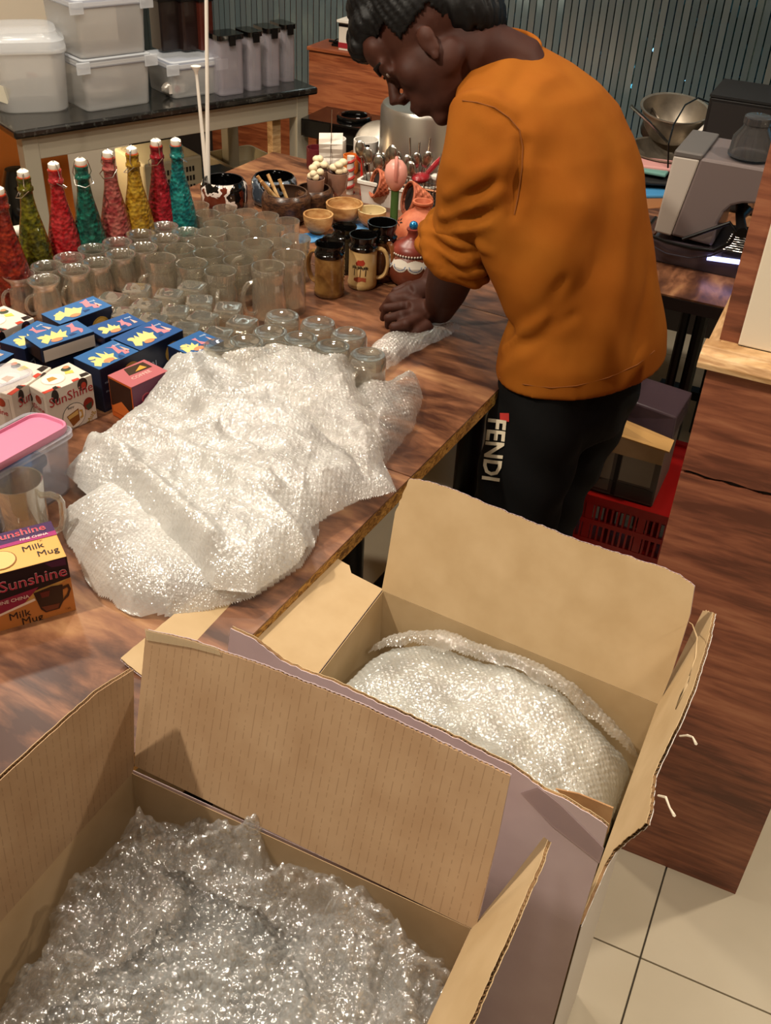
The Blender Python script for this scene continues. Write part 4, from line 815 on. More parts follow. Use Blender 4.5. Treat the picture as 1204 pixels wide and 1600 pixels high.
round_ = lambda q: min(1, .35+sqrt(max(0, 1-(2*q*.92-1)**2))*.75)
cocb = bowl('coconut_bowl', 'brown coconut shell bowl holding wooden sticks', 447, 300, TZ+.07, .062, .072, m_coco, mat('coco_in', '#4a3324', .6), foot=False, belly=round_)
bowl('coconut_bowl', 'smaller dark coconut shell bowl behind the one with sticks', 490, 294, TZ+.06, .05, .062, m_coco, mat('coco_in', '#4a3324', .6), foot=False, belly=round_)
for i, (a, b_) in enumerate((((402, 275), (438, 308)), ((418, 272), (447, 308)), ((408, 283), (440, 312)), ((436, 280), (462, 312)))):
    p0 = at_z(*a, TZ+.105); p1 = at_z(*b_, TZ+.035)
    p1 = np.array([cocb.location[0]+(.012*(i-1.5)), cocb.location[1]-.01*i+.01, TZ+.024]); obj('wooden_stick', MB().tube([p0, p1], [.0045, .004], 8), m_wb, None, 'wooden stick resting in the coconut shell bowl, %s from the left' % ORD[i], 'stick', 'sticks in the coconut bowl', smooth=True)
for lab, x, y, c, seed in (('black glazed bowl painted with white and brown leaves, by the teal bottle', 349, 281, ['#d8cdc4', '#5a2416'], 1), ('black glazed bowl painted grey-blue, behind the sticks', 428, 276, ['#6a7480', '#39424c'], 2)):
    mp_ = mat('painted_%d' % seed, '#070606', .08, coat=.5, n=(14 if seed == 1 else 22, c[0], .50, .505)); r0 = mp_.node_tree.nodes['Color Ramp'].color_ramp; e_ = r0.elements.new(.56); e_.color = lin(c[1]); e_ = r0.elements.new(.40); e_.color = lin(c[1] if seed == 1 else c[0]); e_ = r0.elements.new(.42); e_.color = (.003, .003, .003, 1); r0.interpolation = 'CONSTANT'
    bowl('painted_bowl', lab, x, y, TZ+.072, .06, .074, mp_, m_blackgl, foot=False, belly=round_, rot=radians(-60))
m_tc = mat('terracotta', '#a85638', .65, n=(40, '#bf6f4c', .4, .7)); m_tcd = mat('terracotta_dark', '#6d2a20', .35, n=(40, '#84392b', .4, .7)); m_hole_shade = mat('hollow_shade', '#1b0c08', .9)
# lidded clay pot with white scallops and a blue knob
p = at_z(646, 352, TZ+.135); t = thing('clay_pot', 'round lidded clay pot with white painted scallops and blue knob', 'pot', (p[0], p[1], TZ), 0)
pr = [(0, 0), (.03, 0), (.045, .012), (.054, .035), (.053, .055), (.045, .072), (.038, .078)]
obj('pot_body', MB().lathe(pr, 40), mat('pot_brown', '#6b3423', .4, n=(30, '#7d4029', .4, .6)), t, local=True, smooth='auto')
Rp = lambda z: float(np.interp(z, [a[1] for a in pr], [a[0] for a in pr]))
m_wp = mat('white_slip', '#cdc3b4', .5); m_bp = mat('blue_slip', '#6c7a96', .5)
for k in range(9):
    a = 2*pi*k/9; W_ = .0183
    cylprint([[(W_*cos(q), -.013*abs(sin(q))) for q in np.linspace(0, pi, 9)]+[(-W_, .008), (-W_*.5, .012), (0, .014), (W_*.5, .012), (W_, .008)]], Rp, a, .058, m_wp, t, 'scallop', .0010)
    cylprint([[(W_*.8*cos(q), -.0105*abs(sin(q))) for q in np.linspace(0, pi, 9)]+[(W_*.68*cos(q), -.0088*abs(sin(q))) for q in np.linspace(pi, 0, 9)]], Rp, a, .059, m_bp, t, 'scallop_line', .0016)
obj('lid', MB().lathe([(.043, .076), (.046, .080), (.045, .088), (.035, .098), (.018, .105), (.0125, .112), (.0115, .12), (.0145, .125), (.0145, .128), (0, .129)], 36), m_tcd, t, local=True, smooth='auto')
bd = MB()
for k in range(44): a = 2*pi*k/44; bd.ell((.0455*cos(a), .0455*sin(a), .079), .0026, 6)
obj('beading', bd, m_wp, t, local=True, kind='stuff'); obj('knob', MB().ell((0, 0, .1345), .0098, 20), mat('blue_knob', '#1f7fb8', .1, .6, coat=.6), t, local=True, smooth=True)
# clay lantern; shade of its petal cut-outs is painted on as dark polygons
p = at_z(660, 318, TZ+.11); t = thing('clay_lantern', 'flattened terracotta lantern with petal-shaped cut-outs, behind the lidded pot', 'lantern', (p[0], p[1], TZ), .3)
pr = [(0, .0), (.035, 0), (.055, .02), (.062, .045), (.057, .066), (.042, .083), (.024, .094), (.017, .1), (.017, .106), (.024, .112), (.024, .116), (.019, .116), (.013, .1), (0, .098)]
obj('lantern_body', MB().lathe(pr, 40), m_tc, t, local=True, smooth='auto')
pr2 = pr[1:8]; Rl = lambda z: float(np.interp(z, [a[1] for a in pr2], [a[0] for a in pr2]))
for k in range(6):
    a0 = 2*pi*k/6
    for j in range(5):
        q = 2*pi*j/5+.4; cx, cz = 0, .068; d_ = np.array([cos(q), sin(q)*.62]); e_ = np.array([-sin(q), cos(q)*.62])
        P = [(cx+d_[0]*u+e_[0]*w_, d_[1]*u+e_[1]*w_) for u, w_ in ((.003, 0), (.009, .003), (.016, 0), (.009, -.003))]
        cylprint([P], Rl, a0, cz, m_hole_shade, t, 'cut_out_shade', .0009)
# woven terracotta cones
def woven(label, px, py, z, s, rot, tilt):
    p = at_z(px, py, z); t = thing('woven_cone', label, 'basket', (p[0], p[1], z-.0), rot); t.rotation_euler = (radians(tilt), 0, rot)
    n = 40; pr = []; m_ = 16
    for k in range(m_+1): q = k/m_; pr.append((s*(.012+.03*q**.7), s*.07*q))
    sh = lambda a, r, z_: 1+.09*(1 if (int(a/(2*pi)*20) + int(z_/(s*.07)*8)) % 2 else 0)
    m = MB().lathe(pr+[(s*.038, s*.07), (s*.036, s*.066), (s*.02, s*.02), (0, s*.01)], n, shape=sh); obj('weave', m, m_tc, t, local=True)
    obj('rim', MB().tube([(s*.041*cos(a), s*.041*sin(a), s*.07) for a in np.linspace(0, 2*pi, 26)], s*.0035, 6), m_tc, t, local=True, smooth=True)
    obj('hollow_shade', MB().lathe([(0, s*.062), (s*.034, s*.062), (s*.034, s*.064), (0, s*.064)], 20), m_hole_shade, t, local=True)  # dark disc put into the mouth as its inner shade
woven('terracotta woven cone lying with mouth to the left, beside the clay lantern', 674, 318, TZ+.045, .95, radians(-72), 74)
woven('terracotta woven cone lying farther back, beside the candy-striped stick', 618, 294, TZ+.045, .85, radians(-72), 74)
# goblet ornaments topped with cream scoops
def sundae(label, px, py, s):
    p = at_z(px, py, TZ+.1); t = thing('sundae_ornament', label, 'ornament', (p[0], p[1], TZ), 0)
    obj('glass_cup', MB().lathe([(0, 0), (.02*s, 0), (.02*s, .004), (.007*s, .012), (.009*s, .03), (.022*s, .05), (.026*s, .09), (.024*s, .09), (.02*s, .052), (0, .035)], 24), mat('cup_rose', '#d3a48c', .08, trans=.5, alpha=.9), t, local=True, smooth='auto')
    r_ = random.Random(px); m = MB(); m2 = MB()
    for k in range(9): a = r_.random()*7; (m if k % 4 else m2).ell((.014*s*cos(a), .014*s*sin(a), .088+.008*(k % 4)), (.011*s, .011*s, .009), 12)
    obj('cream_scoops', m, mat('cream_scoop', '#d9c7a4', .6), t, local=True, smooth=True, kind='stuff'); obj('cocoa_scoop', m2, mat('cocoa', '#3e241c', .5), t, local=True, smooth=True)
sundae('sundae ornament with cream scoops, nearest the candy-striped stick', 528, 262, 1.1); sundae('sundae ornament with cream scoops, behind the white note', 500, 258, 1.0); sundae('sundae ornament with cream scoops, beside the slab table leg', 493, 272, .9)
# candy stick
p = at_z(548, 243, TZ+.1); b0 = np.array([p[0], p[1]-.01, TZ]); t = thing('candy_stick', 'red and white striped stick ornament standing upright', 'ornament', tuple(b0))
obj('stick', MB().tube([(0, 0, 0), (0, .007, .1)], .010, 14), m_wht2, t, local=True, smooth=True)
obj('stripe', MB().tube([(.0095*cos(a), .0095*sin(a)+.007*a/26, .004+a*.0035) for a in np.linspace(0, 26, 90)], .0042, 6), mat('candy_red', '#b33b33', .35), t, local=True, smooth=True)
# white note on a wire, white cups
p = at_z(515, 292, TZ+.02); t = thing('note_holder', 'white paper note clipped to a thin wire stand', 'note', (p[0], p[1], TZ), 0)
obj('wire', MB().tube([(0, 0, 0), (.003, .0, .22)], .001, 6), m_wire, t, local=True); 
m = MB(); m.loft([[(-.03+.02*0, 0.004+.006*sin(k*1.1), .08+.013*k), (.032, .004+.006*sin(k*1.1+1), .082+.013*k), (.032, .006+.006*sin(k*1.1+1), .082+.013*k), (-.03, .006+.006*sin(k*1.1), .08+.013*k)] for k in range(7)]); obj('paper', m, mat('note_paper', '#efe6d8', .7), t, local=True)
def cup(label, px, py, z, r, h, mt_, band=None):
    p = at_z(px, py, z); t = thing('cup', label, 'cup', (p[0], p[1], z-h), 0); obj('body', MB().lathe([(0, 0), (r*.85, 0), (r, h*.15), (r, h), (r*.9, h), (r*.85, h*.1), (0, h*.08)], 24), mt_, t, local=True, smooth='auto')
    if band: obj('band', MB().box(-r*.3, r*.3, -r*1.04, -r*.9, h*.05, h*.95), band, t, local=True)
cup('white cup with a black stripe behind the orange lid', 572, 218, TZ+.08, .036, .08, m_wht2, m_blackgl)
cup('white cup partly behind the paper note', 520, 216, TZ+.075, .038, .075, m_wht2)
cup('maroon cup beside the slab table leg', 494, 230, TZ+.06, .028, .06, mat('maroon', '#5a1a22', .3))
cup('small orange tub behind the candy-striped stick', 548, 242, TZ+.05, .022, .05, mat('orange_plastic', '#d9742c', .4))
# spoons and ladles in a white holder
hp = at_z(605, 300, TZ+.04); th_ = thing('cutlery_holder', 'white cutlery holder packed with steel spoons', 'holder', (hp[0], hp[1]+.03, TZ), RA)
obj('holder_body', tubm(.07, .035, .06, .01), m_wht2, th_, local=True, smooth='auto')
def spoon_mesh(L, s=1, col=None):
    m = MB(); m.ell((0, 0, L), (.015*s, .005*s, .023*s), 14); m.tube([(0, 0, 0), (0, .002, L*.5), (0, 0, L-.018*s)], [.004, .0025, .004], 8, flat=.5); return m
spts = [(578, 285, .13, 0), (590, 270, .15, -.1), (600, 262, .16, 0), (612, 285, .13, .15), (585, 300, .11, -.2), (622, 252, .17, .1), (606, 245, .17, -.1), (575, 270, .15, -.25), (628, 262, .15, .2), (592, 292, .12, .05), (617, 300, .1, .25), (600, 305, .1, -.1), (634, 285, .13, .3), (640, 300, .11, .35)]
sp0 = None
for i, (x, y, L, tl) in enumerate(spts):
    p = th_.location; xo = (i % 7-3)*.018; yo = ((i//7)-.5)*.03
    o = obj('steel_spoon', spoon_mesh(.095+.04*random.random()), m_steel, None, 'steel spoon standing bowl-up in the %s row of the cutlery holder, %s from the left' % (['front', 'rear'][i//7], ORD[i % 7]), 'spoon', 'spoons in the cutlery holder', M=Matrix.Translation(p+Vector(room(xo, yo, .006))) @ Matrix.Rotation(RA+.4*random.random(), 4, 'Z') @ Matrix.Rotation(tl*.5+xo*3, 4, 'Y') @ Matrix.Rotation(yo*5, 4, 'X'), smooth=True)
p = at_z(566, 244, TZ+.11); o = obj('red_spatula', MB().ell((0, 0, .105), (.017, .005, .020), 14).tube([(0, 0, 0), (0, 0, .09)], .004, 8), mat('red_plastic', '#c4261c', .35), None, 'small round red spatula standing among the spoons', 'spatula', M=Matrix.Translation(Vector((p[0], p[1], TZ+.006))), smooth=True)
for i, (x0, y0, x1, y1) in enumerate(((640, 215, 650, 300), (655, 222, 652, 300), (672, 215, 655, 305), (690, 240, 662, 308), (700, 262, 668, 310))):
    a = at_z(x0, y0, TZ+.16); b_ = at_z(x1, y1-15, TZ+.02)
    b_ = np.array([a[0]+(b_[0]-a[0])*.6, a[1]-.03, TZ+.006]); m = MB().tube([b_, (a+b_)/2, a], [.005, .003, .0065], 8, flat=.45); obj('steel_utensil', m, m_steel, None, 'steel utensil handle leaning before the stock pot, %s from the left' % ORD[i], 'utensil', 'utensils before the stock pot', smooth=True)
# pink tulip-shaped scoop on a green stem
p = at_z(619, 262, TZ+.135); t = thing('tulip_scoop', 'pink tulip-shaped scoop standing on a green stem', 'ornament', (p[0], p[1]-.02, TZ), 0)
obj('stem', MB().tube([(0, 0, .002), (0, .002, .09)], .010, 12), mat('green_stem', '#3c5a28', .5), t, local=True, smooth=True)
obj('blossom', MB().lathe([(.008, .085), (.013, .088), (.024, .105), (.029, .125), (.026, .145), (.015, .158), (0, .162)], 26), mat('pink_blossom', '#d59384', .35), t, local=True, smooth='auto')
obj('grip', MB().tube([(0, -.027, .118), (0, -.032, .14), (0, -.02, .165), (0, -.012, .17)], .0045, 8), mat('pink_grip', '#bd7668', .4), t, local=True, smooth=True)
# red tray, wire basket, white grater
p = at_z(600, 305, TZ+.02); obj('red_tray', tubm(.13, .06, .02, .015), mat('red_tray', '#8d1f22', .3), None, 'shallow dark red tray beneath the spoons', 'tray', M=Matrix.Translation((p[0]+.06, p[1]+.015, TZ)) @ ROOMM, smooth='auto') if False else None
p = at_z(668, 300, TZ+.05); t = thing('wire_basket', 'black mesh basket holding red-handled tools', 'basket', (p[0]+.02, p[1]+.03, TZ), RA)
wm = MB()
for k in range(17):
    x_ = -.08+.01*k; wm.tube([(x_, -.045, .004), (x_, -.05, .06)], .0009, 4); wm.tube([(x_, .045, .004), (x_, .05, .06)], .0009, 4)
for k in range(6):
    z_ = .005+.01*k; wm.tube([(-.08, -.046, z_), (.08, -.046, z_), (.08, .046, z_), (-.08, .046, z_), (-.08, -.046, z_)], .0009, 4)
obj('mesh', wm, m_black, t, local=True, kind='stuff'); obj('rim', MB().tube([(-.084, -.05, .061), (.084, -.05, .061), (.084, .05, .061), (-.084, .05, .061), (-.084, -.05, .061)], .003, 6), mat('rim_bronze', '#a4765a', .3, .8), t, local=True); obj('floor_plate', MB().box(-.08, .08, -.045, .045, 0, .004), m_black, t, local=True)
o = obj('red_scoop', MB().ell((0, 0, 0), (.03, .022, .013), 16).tube([(.02, 0, 0), (.07, 0, .02), (.1, 0, .028)], .007, 8), mat('red_scoop', '#8c1c22', .3), None, 'dark red plastic scoop lying on the mesh basket', 'scoop', M=Matrix.Translation((p[0]-.02, p[1]+.02, TZ+.08)) @ Matrix.Rotation(1.0, 4, 'Z'), smooth=True)
g = thing('white_peeler', 'cream plastic grater with looped handle on the mesh basket', 'grater', (p[0]+.05, p[1]+.04, TZ+.066), RA); obj('grater_body', MB().box(-.045, .06, -.012, .012, 0, .014), m_wht2, g, local=True, bev=.004); obj('loop', MB().tube([(-.045, 0, .006), (-.06, .012, .004), (-.075, 0, -.0), (-.06, -.012, .004), (-.045, 0, .006)], .003, 6), m_wht2, g, local=True, smooth=True)
# blue packets, round jar lid on the table by the steins
for i, (x, y, a, l) in enumerate(((478, 372, .5, 'blue printed card lying under the leftmost wooden bowl'), (560, 352, -.3, 'blue printed card lying behind the steins'))):
    p = at_z(x, y, TZ+.002); obj('printed_card', MB().box(-.05, .05, -.03, .03, 0, .0015), mat('card_blue', '#2f6ea8', .4, n=(30, '#5f93c0', .5, .6)), None, l, 'card', M=rot_at((p[0], p[1], TZ+.0005), a))
p = at_z(712, 440, TZ); obj('printed_card', MB().box(-.03, .035, -.02, .02, 0, .012), mat('card_cream', '#c9b68c', .5, n=(60, '#6f7a52', .45, .6)), None, 'small cream seed packet on the table behind the man\'s forearm', 'packet', M=rot_at((p[0]+.03, p[1]+.02, TZ+.0005), RA))
# long white funnel sticks standing in the first painted bowl
for (tx, ty, H, cone, l) in ((306, 106, .0, 1, 'long white plastic stick with a funnel tip leaning in the painted bowl'), (322, -30, 0, 0, 'tall white plastic tube rising out of the frame from the painted bowl')):
    b_ = at_z(325, 300, TZ+.03)+RZ*0; top = at_pl(tx, ty, b_, [0, 1, 0]); top = np.array(top)
    t = thing('funnel_stick', l, 'stick', tuple(b_), 0)
    obj('shaft', MB().tube([b_, b_*.4+top*.6, top], [.0065, .0045, .0035 if cone else .0045], 10), m_wht2, t, smooth=True)
    if cone: obj('funnel', MB().lathe([(.003, -.02), (.005, -.008), (.012, .002), (.0125, .004), (.004, .003)], 16, T=Matrix.Translation(Vector(top))), m_wht2, t, smooth=True)
# ------------------------------------------------------------------ stock pot and things behind
p = at_z(667, 160, TZ+.2)
t = thing('stock_pot', 'big upturned aluminium stock pot at the far end of the table', 'pot', (p[0], p[1], TZ), 0)
obj('pot_wall', MB().lathe([(.125, 0), (.131, .002), (.131, .006), (.127, .01), (.127, .185), (.121, .196), (.11, .2), (0, .2)], 56), m_alu, t, local=True, smooth='auto')
for s in (-1, 1): obj('handle', MB().tube([(s*.125, -.03, .06), (s*.15, -.03, .055), (s*.152, 0, .054), (s*.15, .03, .055), (s*.125, .03, .06)], .005, 8), m_steel, t, local=True, smooth=True)
p = at_z(592, 232, TZ+.03); obj('steel_plate', MB().lathe([(0, 0), (.05, 0), (.075, .012), (.073, .014), (.05, .003), (0, .003)], 30), m_alu, None, 'steel plate leaning at the foot of the stock pot', 'plate', M=Matrix.Translation((p[0], p[1], TZ+.035)) @ Matrix.Rotation(.9, 4, 'X'), smooth=True)
# wood counter behind
pc = at_z(480, 70, .95); n = RV
a0 = at_pl(482, 72, pc, n); a1 = at_pl(700, 84, pc, n); a2 = at_pl(700, 168, pc, n); a3 = at_pl(490, 196, pc, n)
zt, zb = a0[2], min(a2[2], a3[2])
uu0 = a0@RU; vv0 = pc@RV
ct = thing('wood_counter', 'orange wood-grain service counter behind the man', 'counter', tuple(room(uu0+.5, vv0+.3, 0)), RA)
def cb(nm, *a, mt_=m_orange, bev=.002): return obj(nm, MB().box(*a), mt_, ct, local=True, bev=bev)
cb('front_panel', -.5, .02, -.3, -.28, zb+.04, zt-.012); cb('counter_top', -.505, .025, -.305, -.16, zt-.012, zt, mt_=m_orange); cb('side_panel', -.5, -.48, -.28, -.17, 0, zt-.012); cb('side_panel', .0, .02, -.28, -.17, 0, zt-.012); cb('plinth', -.45, .0, -.22, -.2, 0, zb+.06, mt_=m_dark)
cb('drawer_box', -.44, .0, -.27, -.24, zb-.12, zb+.03, mt_=m_black)
sp_ = at_z(560, 226, TZ+.02); obj('gas_stove', MB().box(-.16, .12, -.05, .12, 0, .055).lathe([(.04, 0), (.055, 0), (.055, .012), (.04, .012)], 20, T=Matrix.Translation((-.02, .04, .055)), closed=True), m_blackgl, None, 'low black stove on the table beneath the wood counter', 'stove', bev=.004, M=Matrix.Translation((sp_[0]-.02, sp_[1]+.1, TZ+.001)) @ ROOMM)
# boxed juicer on that counter
pb = at_pl(565, 66, pc+RV*.06, RV); q = thing('appliance_box', 'small white and red appliance box on the wood counter', 'box', tuple(room(pb@RU, vv0+.06, zt)), RA)
obj('carton_body', MB().box(-.06, .06, -.05, .05, 0, .085), m_whc, q, local=True, bev=.002); obj('lid', MB().box(-.062, .07, -.06, .052, .085, .092), m_wht2, q, local=True); obj('print', MB().box(-.06, .06, -.051, -.05, .008, .024), C_('#9c2a30'), q, local=True)
obj('print', MB().box(-.06, .06, -.051, -.05, .072, .08), C_('#1c1414'), q, local=True); obj('print', MB().lathe([(.013, 0), (.016, 0), (.016, .001), (.013, .001)], 20, T=Matrix.Translation((.012, -.0505, .05)) @ Matrix.Rotation(pi/2, 4, 'X'), closed=True), C_('#1c1414'), q, local=True)
o = obj('phone_holder', MB().box(-.02, .03, -.012, .012, 0, .008).ell((.0, 0, .014), (.016, .01, .01), 10).tube([(-.035, 0, .012), (.03, 0, .012)], .004, 8), m_black, None, 'small black clip beside the white appliance box', 'clip', M=Matrix.Translation(Vector(room(pb@RU-.085, vv0+.06, zt))) @ ROOMM)
o = obj('glass_jug', MB().lathe([(0, 0), (.04, 0), (.05, .02), (.045, .09), (.03, .12), (.034, .15), (.031, .15), (.027, .12), (.042, .09), (.046, .02), (0, .008)], 28), m_gl, None, 'clear glass jug standing on the appliance box', 'jug', M=Matrix.Translation(Vector(room(pb@RU+.0, vv0+.07, zt+.0925))), smooth='auto')
# wood post behind the blind and a second counter lump at the left
obj('wood_partition', MB().box(-.25, .45, -.01, .01, 0, 2.4), m_orange, None, 'orange wood partition standing in front of the blind', 'partition', M=Matrix.Translation(Vector(room(-2.25, WV-.085, 0))) @ ROOMM)
# ------------------------------------------------------------------ slab table at the left with containers
SZ = .9; sl = at_z(22, 206, SZ); sr = at_z(497, 136, SZ); sx = unit(sr-sl); sy = np.array([-sx[1], sx[0], 0]); SL = np.linalg.norm(sr-sl); SD = .5
t = thing('display_table', 'cream metal table with thick black slab top at the left', 'table', (sl[0]+sx[0]*SL/2+sy[0]*SD/2, sl[1]+sx[1]*SL/2+sy[1]*SD/2, 0), atan2(sx[1], sx[0]))
m_slab = mat('black_granite', '#131312', .18, n=(90, '#3a3b38', .55, .75), coat=.4); m_legp = mat('cream_metal', '#a8a08e', .4, .2)
A, B = SL/2, SD/2
obj('slab', MB().box(-A, A, -B, B, SZ-.022, SZ), m_slab, t, local=True, bev=.006)
obj('apron', MB().box(-A+.03, A-.03, -B+.02, -B+.05, SZ-.085, SZ-.022), m_legp, t, local=True, bev=.002); obj('apron', MB().box(-A+.03, A-.03, B-.05, B-.02, SZ-.085, SZ-.022), m_legp, t, local=True, bev=.002)
for s1 in (-1, 1):
    for s2 in (-1, 1): obj('leg', MB().box(s1*(A-.045)-.022, s1*(A-.045)+.022, s2*(B-.04)-.022, s2*(B-.04)+.022, 0, SZ-.022), m_legp, t, local=True, bev=.003)
obj('lower_shelf', MB().box(-A+.05, A-.05, -B+.05, B-.05, .38, .4), m_orange, t, local=True, bev=.002)
obj('guard_rail', MB().tube([(-A+.05, -B+.06, .58), (A-.06, -B+.06, .58)], .022, 14), mat('brushed_rail', '#c9bda8', .3, .9), t, local=True, smooth=True)
obj('inner_post', MB().box(A-.13, A-.10, -B+.06, -B+.09, .4, SZ-.085), m_trim, t, local=True)
ST = Matrix.Translation(t.location) @ Matrix.Rotation(atan2(sx[1], sx[0]), 4, 'Z')
def on_slab(px, py, z=SZ):
    p = at_z(px, py, z); return p
def clearbox(label, px, w, d, h, z=SZ, mt_=None, lid=True, r=.015, name='storage_box', rot=None, blue=True):
    p = at_z(px[0], px[1], z); ro = atan2(sx[1], sx[0]) if rot is None else rot; x = np.array([cos(ro), sin(ro), 0]); y = np.array([-sin(ro), cos(ro), 0])
    c = p-x*w/2+y*d/2     # px is the foot of the near right corner
    q = thing(name, label, 'container', (c[0], c[1], z+.0005), ro)
    obj('tub', tubm(w/2, d/2, h-.01, r, taper=.93), mt_ or m_tub2, q, local=True, smooth='auto')
    if lid:
        obj('lid', MB().loft([[(a, b_, z_) for a, b_ in rrect(w/2*s+.003, d/2*s+.003, r)] for s, z_ in ((1, h-.022), (1.015, h-.02), (1.015, h-.003), (.97, h), (.94, h), (.92, h-.006), (.5, h-.006))]), m_lidc, q, local=True, smooth='auto')
        if blue: obj('seal', MB().loft([[(a, b_, z_) for a, b_ in rrect(w/2*.98, d/2*.98, r)] for z_ in (h-.026, h-.023)]), mat('blue_seal', '#4b5f96', .4), q, local=True)
        for s in (-.5, .5): obj('latch', MB().box(s*w-.02, s*w+.02, -d/2-.009, -d/2-.004, h-.035, h-.005), m_lidc, q, local=True, bev=.002)
    return q, c, ro
kB, kC, kA = at_z(137, 177, SZ), at_z(240, 161, SZ), at_z(85, 171, SZ); rb = atan2((kC-kB)[1], (kC-kB)[0]); wb = np.linalg.norm(kC-kB)
q1, cc, ro_ = clearbox('large frosted storage box at the bottom of the stack on the black slab', (240, 161), wb, .2, .135, SZ, rot=rb); ro = atan2(sx[1], sx[0])
kx = cc+np.array([cos(rb), sin(rb), 0])*wb/2-np.array([-sin(rb), cos(rb), 0])*.1; kp = proj(kx*[1, 1, 0]+RZ*(SZ+.136))
clearbox('large frosted storage box on top of the other, blue seal under its lid', kp, wb, .2, .145, SZ+.136, rot=rb)
q2 = q1
# white bags inside the lower box
obj('white_bag', MB().ell((0, 0, .03), (.07, .06, .025), 16), m_wht2, None, 'flat white bags lying inside the lower frosted box', 'bag', M=Matrix.Translation((cc[0], cc[1], SZ+.006)) @ Matrix.Rotation(ro, 4, 'Z'), smooth=True)
p = at_z(30, 182, SZ)
t2 = thing('storage_bin', 'round-cornered frosted bin with domed lid at the left end of the slab', 'container', (p[0], p[1]+.12, SZ), radians(20))
obj('tub', tubm(.1, .1, .16, .045, taper=.9), m_tub2, t2, local=True, smooth='auto')
obj('lid', MB().loft([[(a, b_, z_) for a, b_ in rrect(.1*s, .1*s, .045*s)] for s, z_ in ((1.05, .155), (1.06, .165), (1.03, .18), (.9, .188), (.85, .2), (.6, .206), (.3, .207))]), m_lidc, t2, local=True, smooth='auto')
pt = at_z(5, 160, SZ+.05); obj('price_tag', MB().box(-.02, .025, -.001, .001, -.02, .02), mat('tag_paper', '#d8d2bd', .6), None, 'cream price tag hanging on the round-cornered bin', 'tag', M=Matrix.Translation((t2.location[0]-.045, t2.location[1]-.112, SZ+.055)) @ Matrix.Rotation(.35, 4, 'Z') @ Matrix.Rotation(.4, 4, 'Y'))
clearbox('smaller frosted storage box beneath the dark canisters', (347, 145), .16, .16, .1, SZ)
m_coffee = mat('coffee_canister', '#1c1311', .25, coat=.3); m_cof2 = mat('reddish_canister', '#4a1d14', .25, coat=.3)
for i, (x, w_, mt_, l) in enumerate(((262, .085, m_coffee, 'wide dark canister on the smaller frosted box'), (290, .06, mat('coffee_canister2', '#241714', .2, coat=.3), 'dark brown canister in the middle on the smaller frosted box'), (314, .045, m_cof2, 'narrow reddish canister on the smaller frosted box'))):
    p = at_z(x, 78, SZ+.1); q = thing('canister', l, 'canister', (p[0], p[1]+.03, SZ+.1005), ro, 'dark canisters')
    obj('body', MB().loft([[(a, b_, z_) for a, b_ in rrect(w_/2, .035, .008)] for z_ in (0, .13)]), mt_, q, local=True, smooth='auto'); obj('lid', MB().loft([[(a, b_, z_) for a, b_ in rrect(w_/2+.002, .037, .008)] for z_ in (.13, .15)]), m_black, q, local=True, smooth='auto')
m_can = mat('canister_clear', '#bdb6bf', .12, alpha=.34, coat=.6)
xs = [(385, 146, .085), (413, 141, .05), (441, 134, .052), (464, 127, .048)]
for i, (x, y, w_) in enumerate(xs):
    p = at_z(x, y, SZ); q = thing('canister', 'tall clear canister with black lid, %s from the left on the slab' % ORD[i], 'canister', tuple(p-sx*w_/2*1.0+sy*.04+RZ*.0005), ro, 'tall clear canisters')
    obj('body', tubm(w_/2-.001, .036, .15, .012, taper=.97, rim=0), m_can, q, local=True, smooth='auto')
    obj('lid', MB().loft([[(a, b_, z_) for a, b_ in rrect(w_/2+.001, .04, .01)] for z_ in (.15, .163)]), m_blackgl, q, local=True, smooth='auto'); obj('clasp', MB().box(-.01, .01, -.044, -.039, .135, .16), m_black, q, local=True)
# packets
p = at_z(272, 152, SZ); q = thing('snack_packet', 'crumpled white and red packet leaning on the storage box', 'packet', (p[0], p[1]+.02, SZ), ro)
obj('pouch', MB().ell((0, 0, .022), (.045, .02, .022), 14), mat('foil', '#b9b2a8', .25, .4, bump=(40, .5, .004)), q, local=True, smooth=True); obj('print', MB().box(-.03, .02, -.022, -.018, .012, .035), C_('#d9d0c6'), q, local=True); obj('print', MB().lathe([(0, 0), (.009, 0), (.009, .002), (0, .002)], 14, T=Matrix.Translation((-.005, -.0225, .024)) @ Matrix.Rotation(pi/2, 4, 'X')), C_('#b8433c'), q, local=True)
# wall and goods behind the slab table
wl = t.location
bw = Matrix.Translation(wl) @ Matrix.Rotation(ro, 4, 'Z')
obj('wall_back', MB().box(-1.6, .25, .62, .68, .0, 2.9), m_cream, kind='structure', M=bw)
oc = thing('low_cabinet', 'orange-lit low wood cabinet under the slab table', 'cabinet', tuple(bw @ Vector((-.35, .45, 0))), ro)
obj('cabinet_front', MB().box(-.75, .25, -.1, -.08, 0, .84), m_orange2 if False else mat('amber_panel', '#c2712c', .5), oc, local=True); obj('cabinet_side', MB().box(.23, .25, -.08, .1, 0, .84), m_orange, oc, local=True)
obj('hanging_panel', MB().box(-1.2, -.75, .58, .61, .92, 2.2), m_orange, None, 'orange wood panel on the wall behind the storage boxes', 'panel', M=bw)
q = thing('vented_appliance', 'cream appliance with slotted grille under the slab table', 'appliance', tuple(bw @ Vector((A-.42, .02, .4))), ro)
obj('housing', MB().box(-.1, .1, -.1, .1, 0, .3), mat('appliance_cream', '#b9b095', .4), q, local=True, bev=.008)
for r_ in range(3):
    for k in range(14): obj('slot', MB().box(-.08+.011*k, -.074+.011*k, -.102, -.099, .2+.028*r_, .215+.028*r_), m_dark, q, local=True)
q = thing('receipt_printer', 'dark printer with small lit blue screen under the slab table', 'printer', tuple(bw @ Vector((A-.22, -.0, .4))), ro)
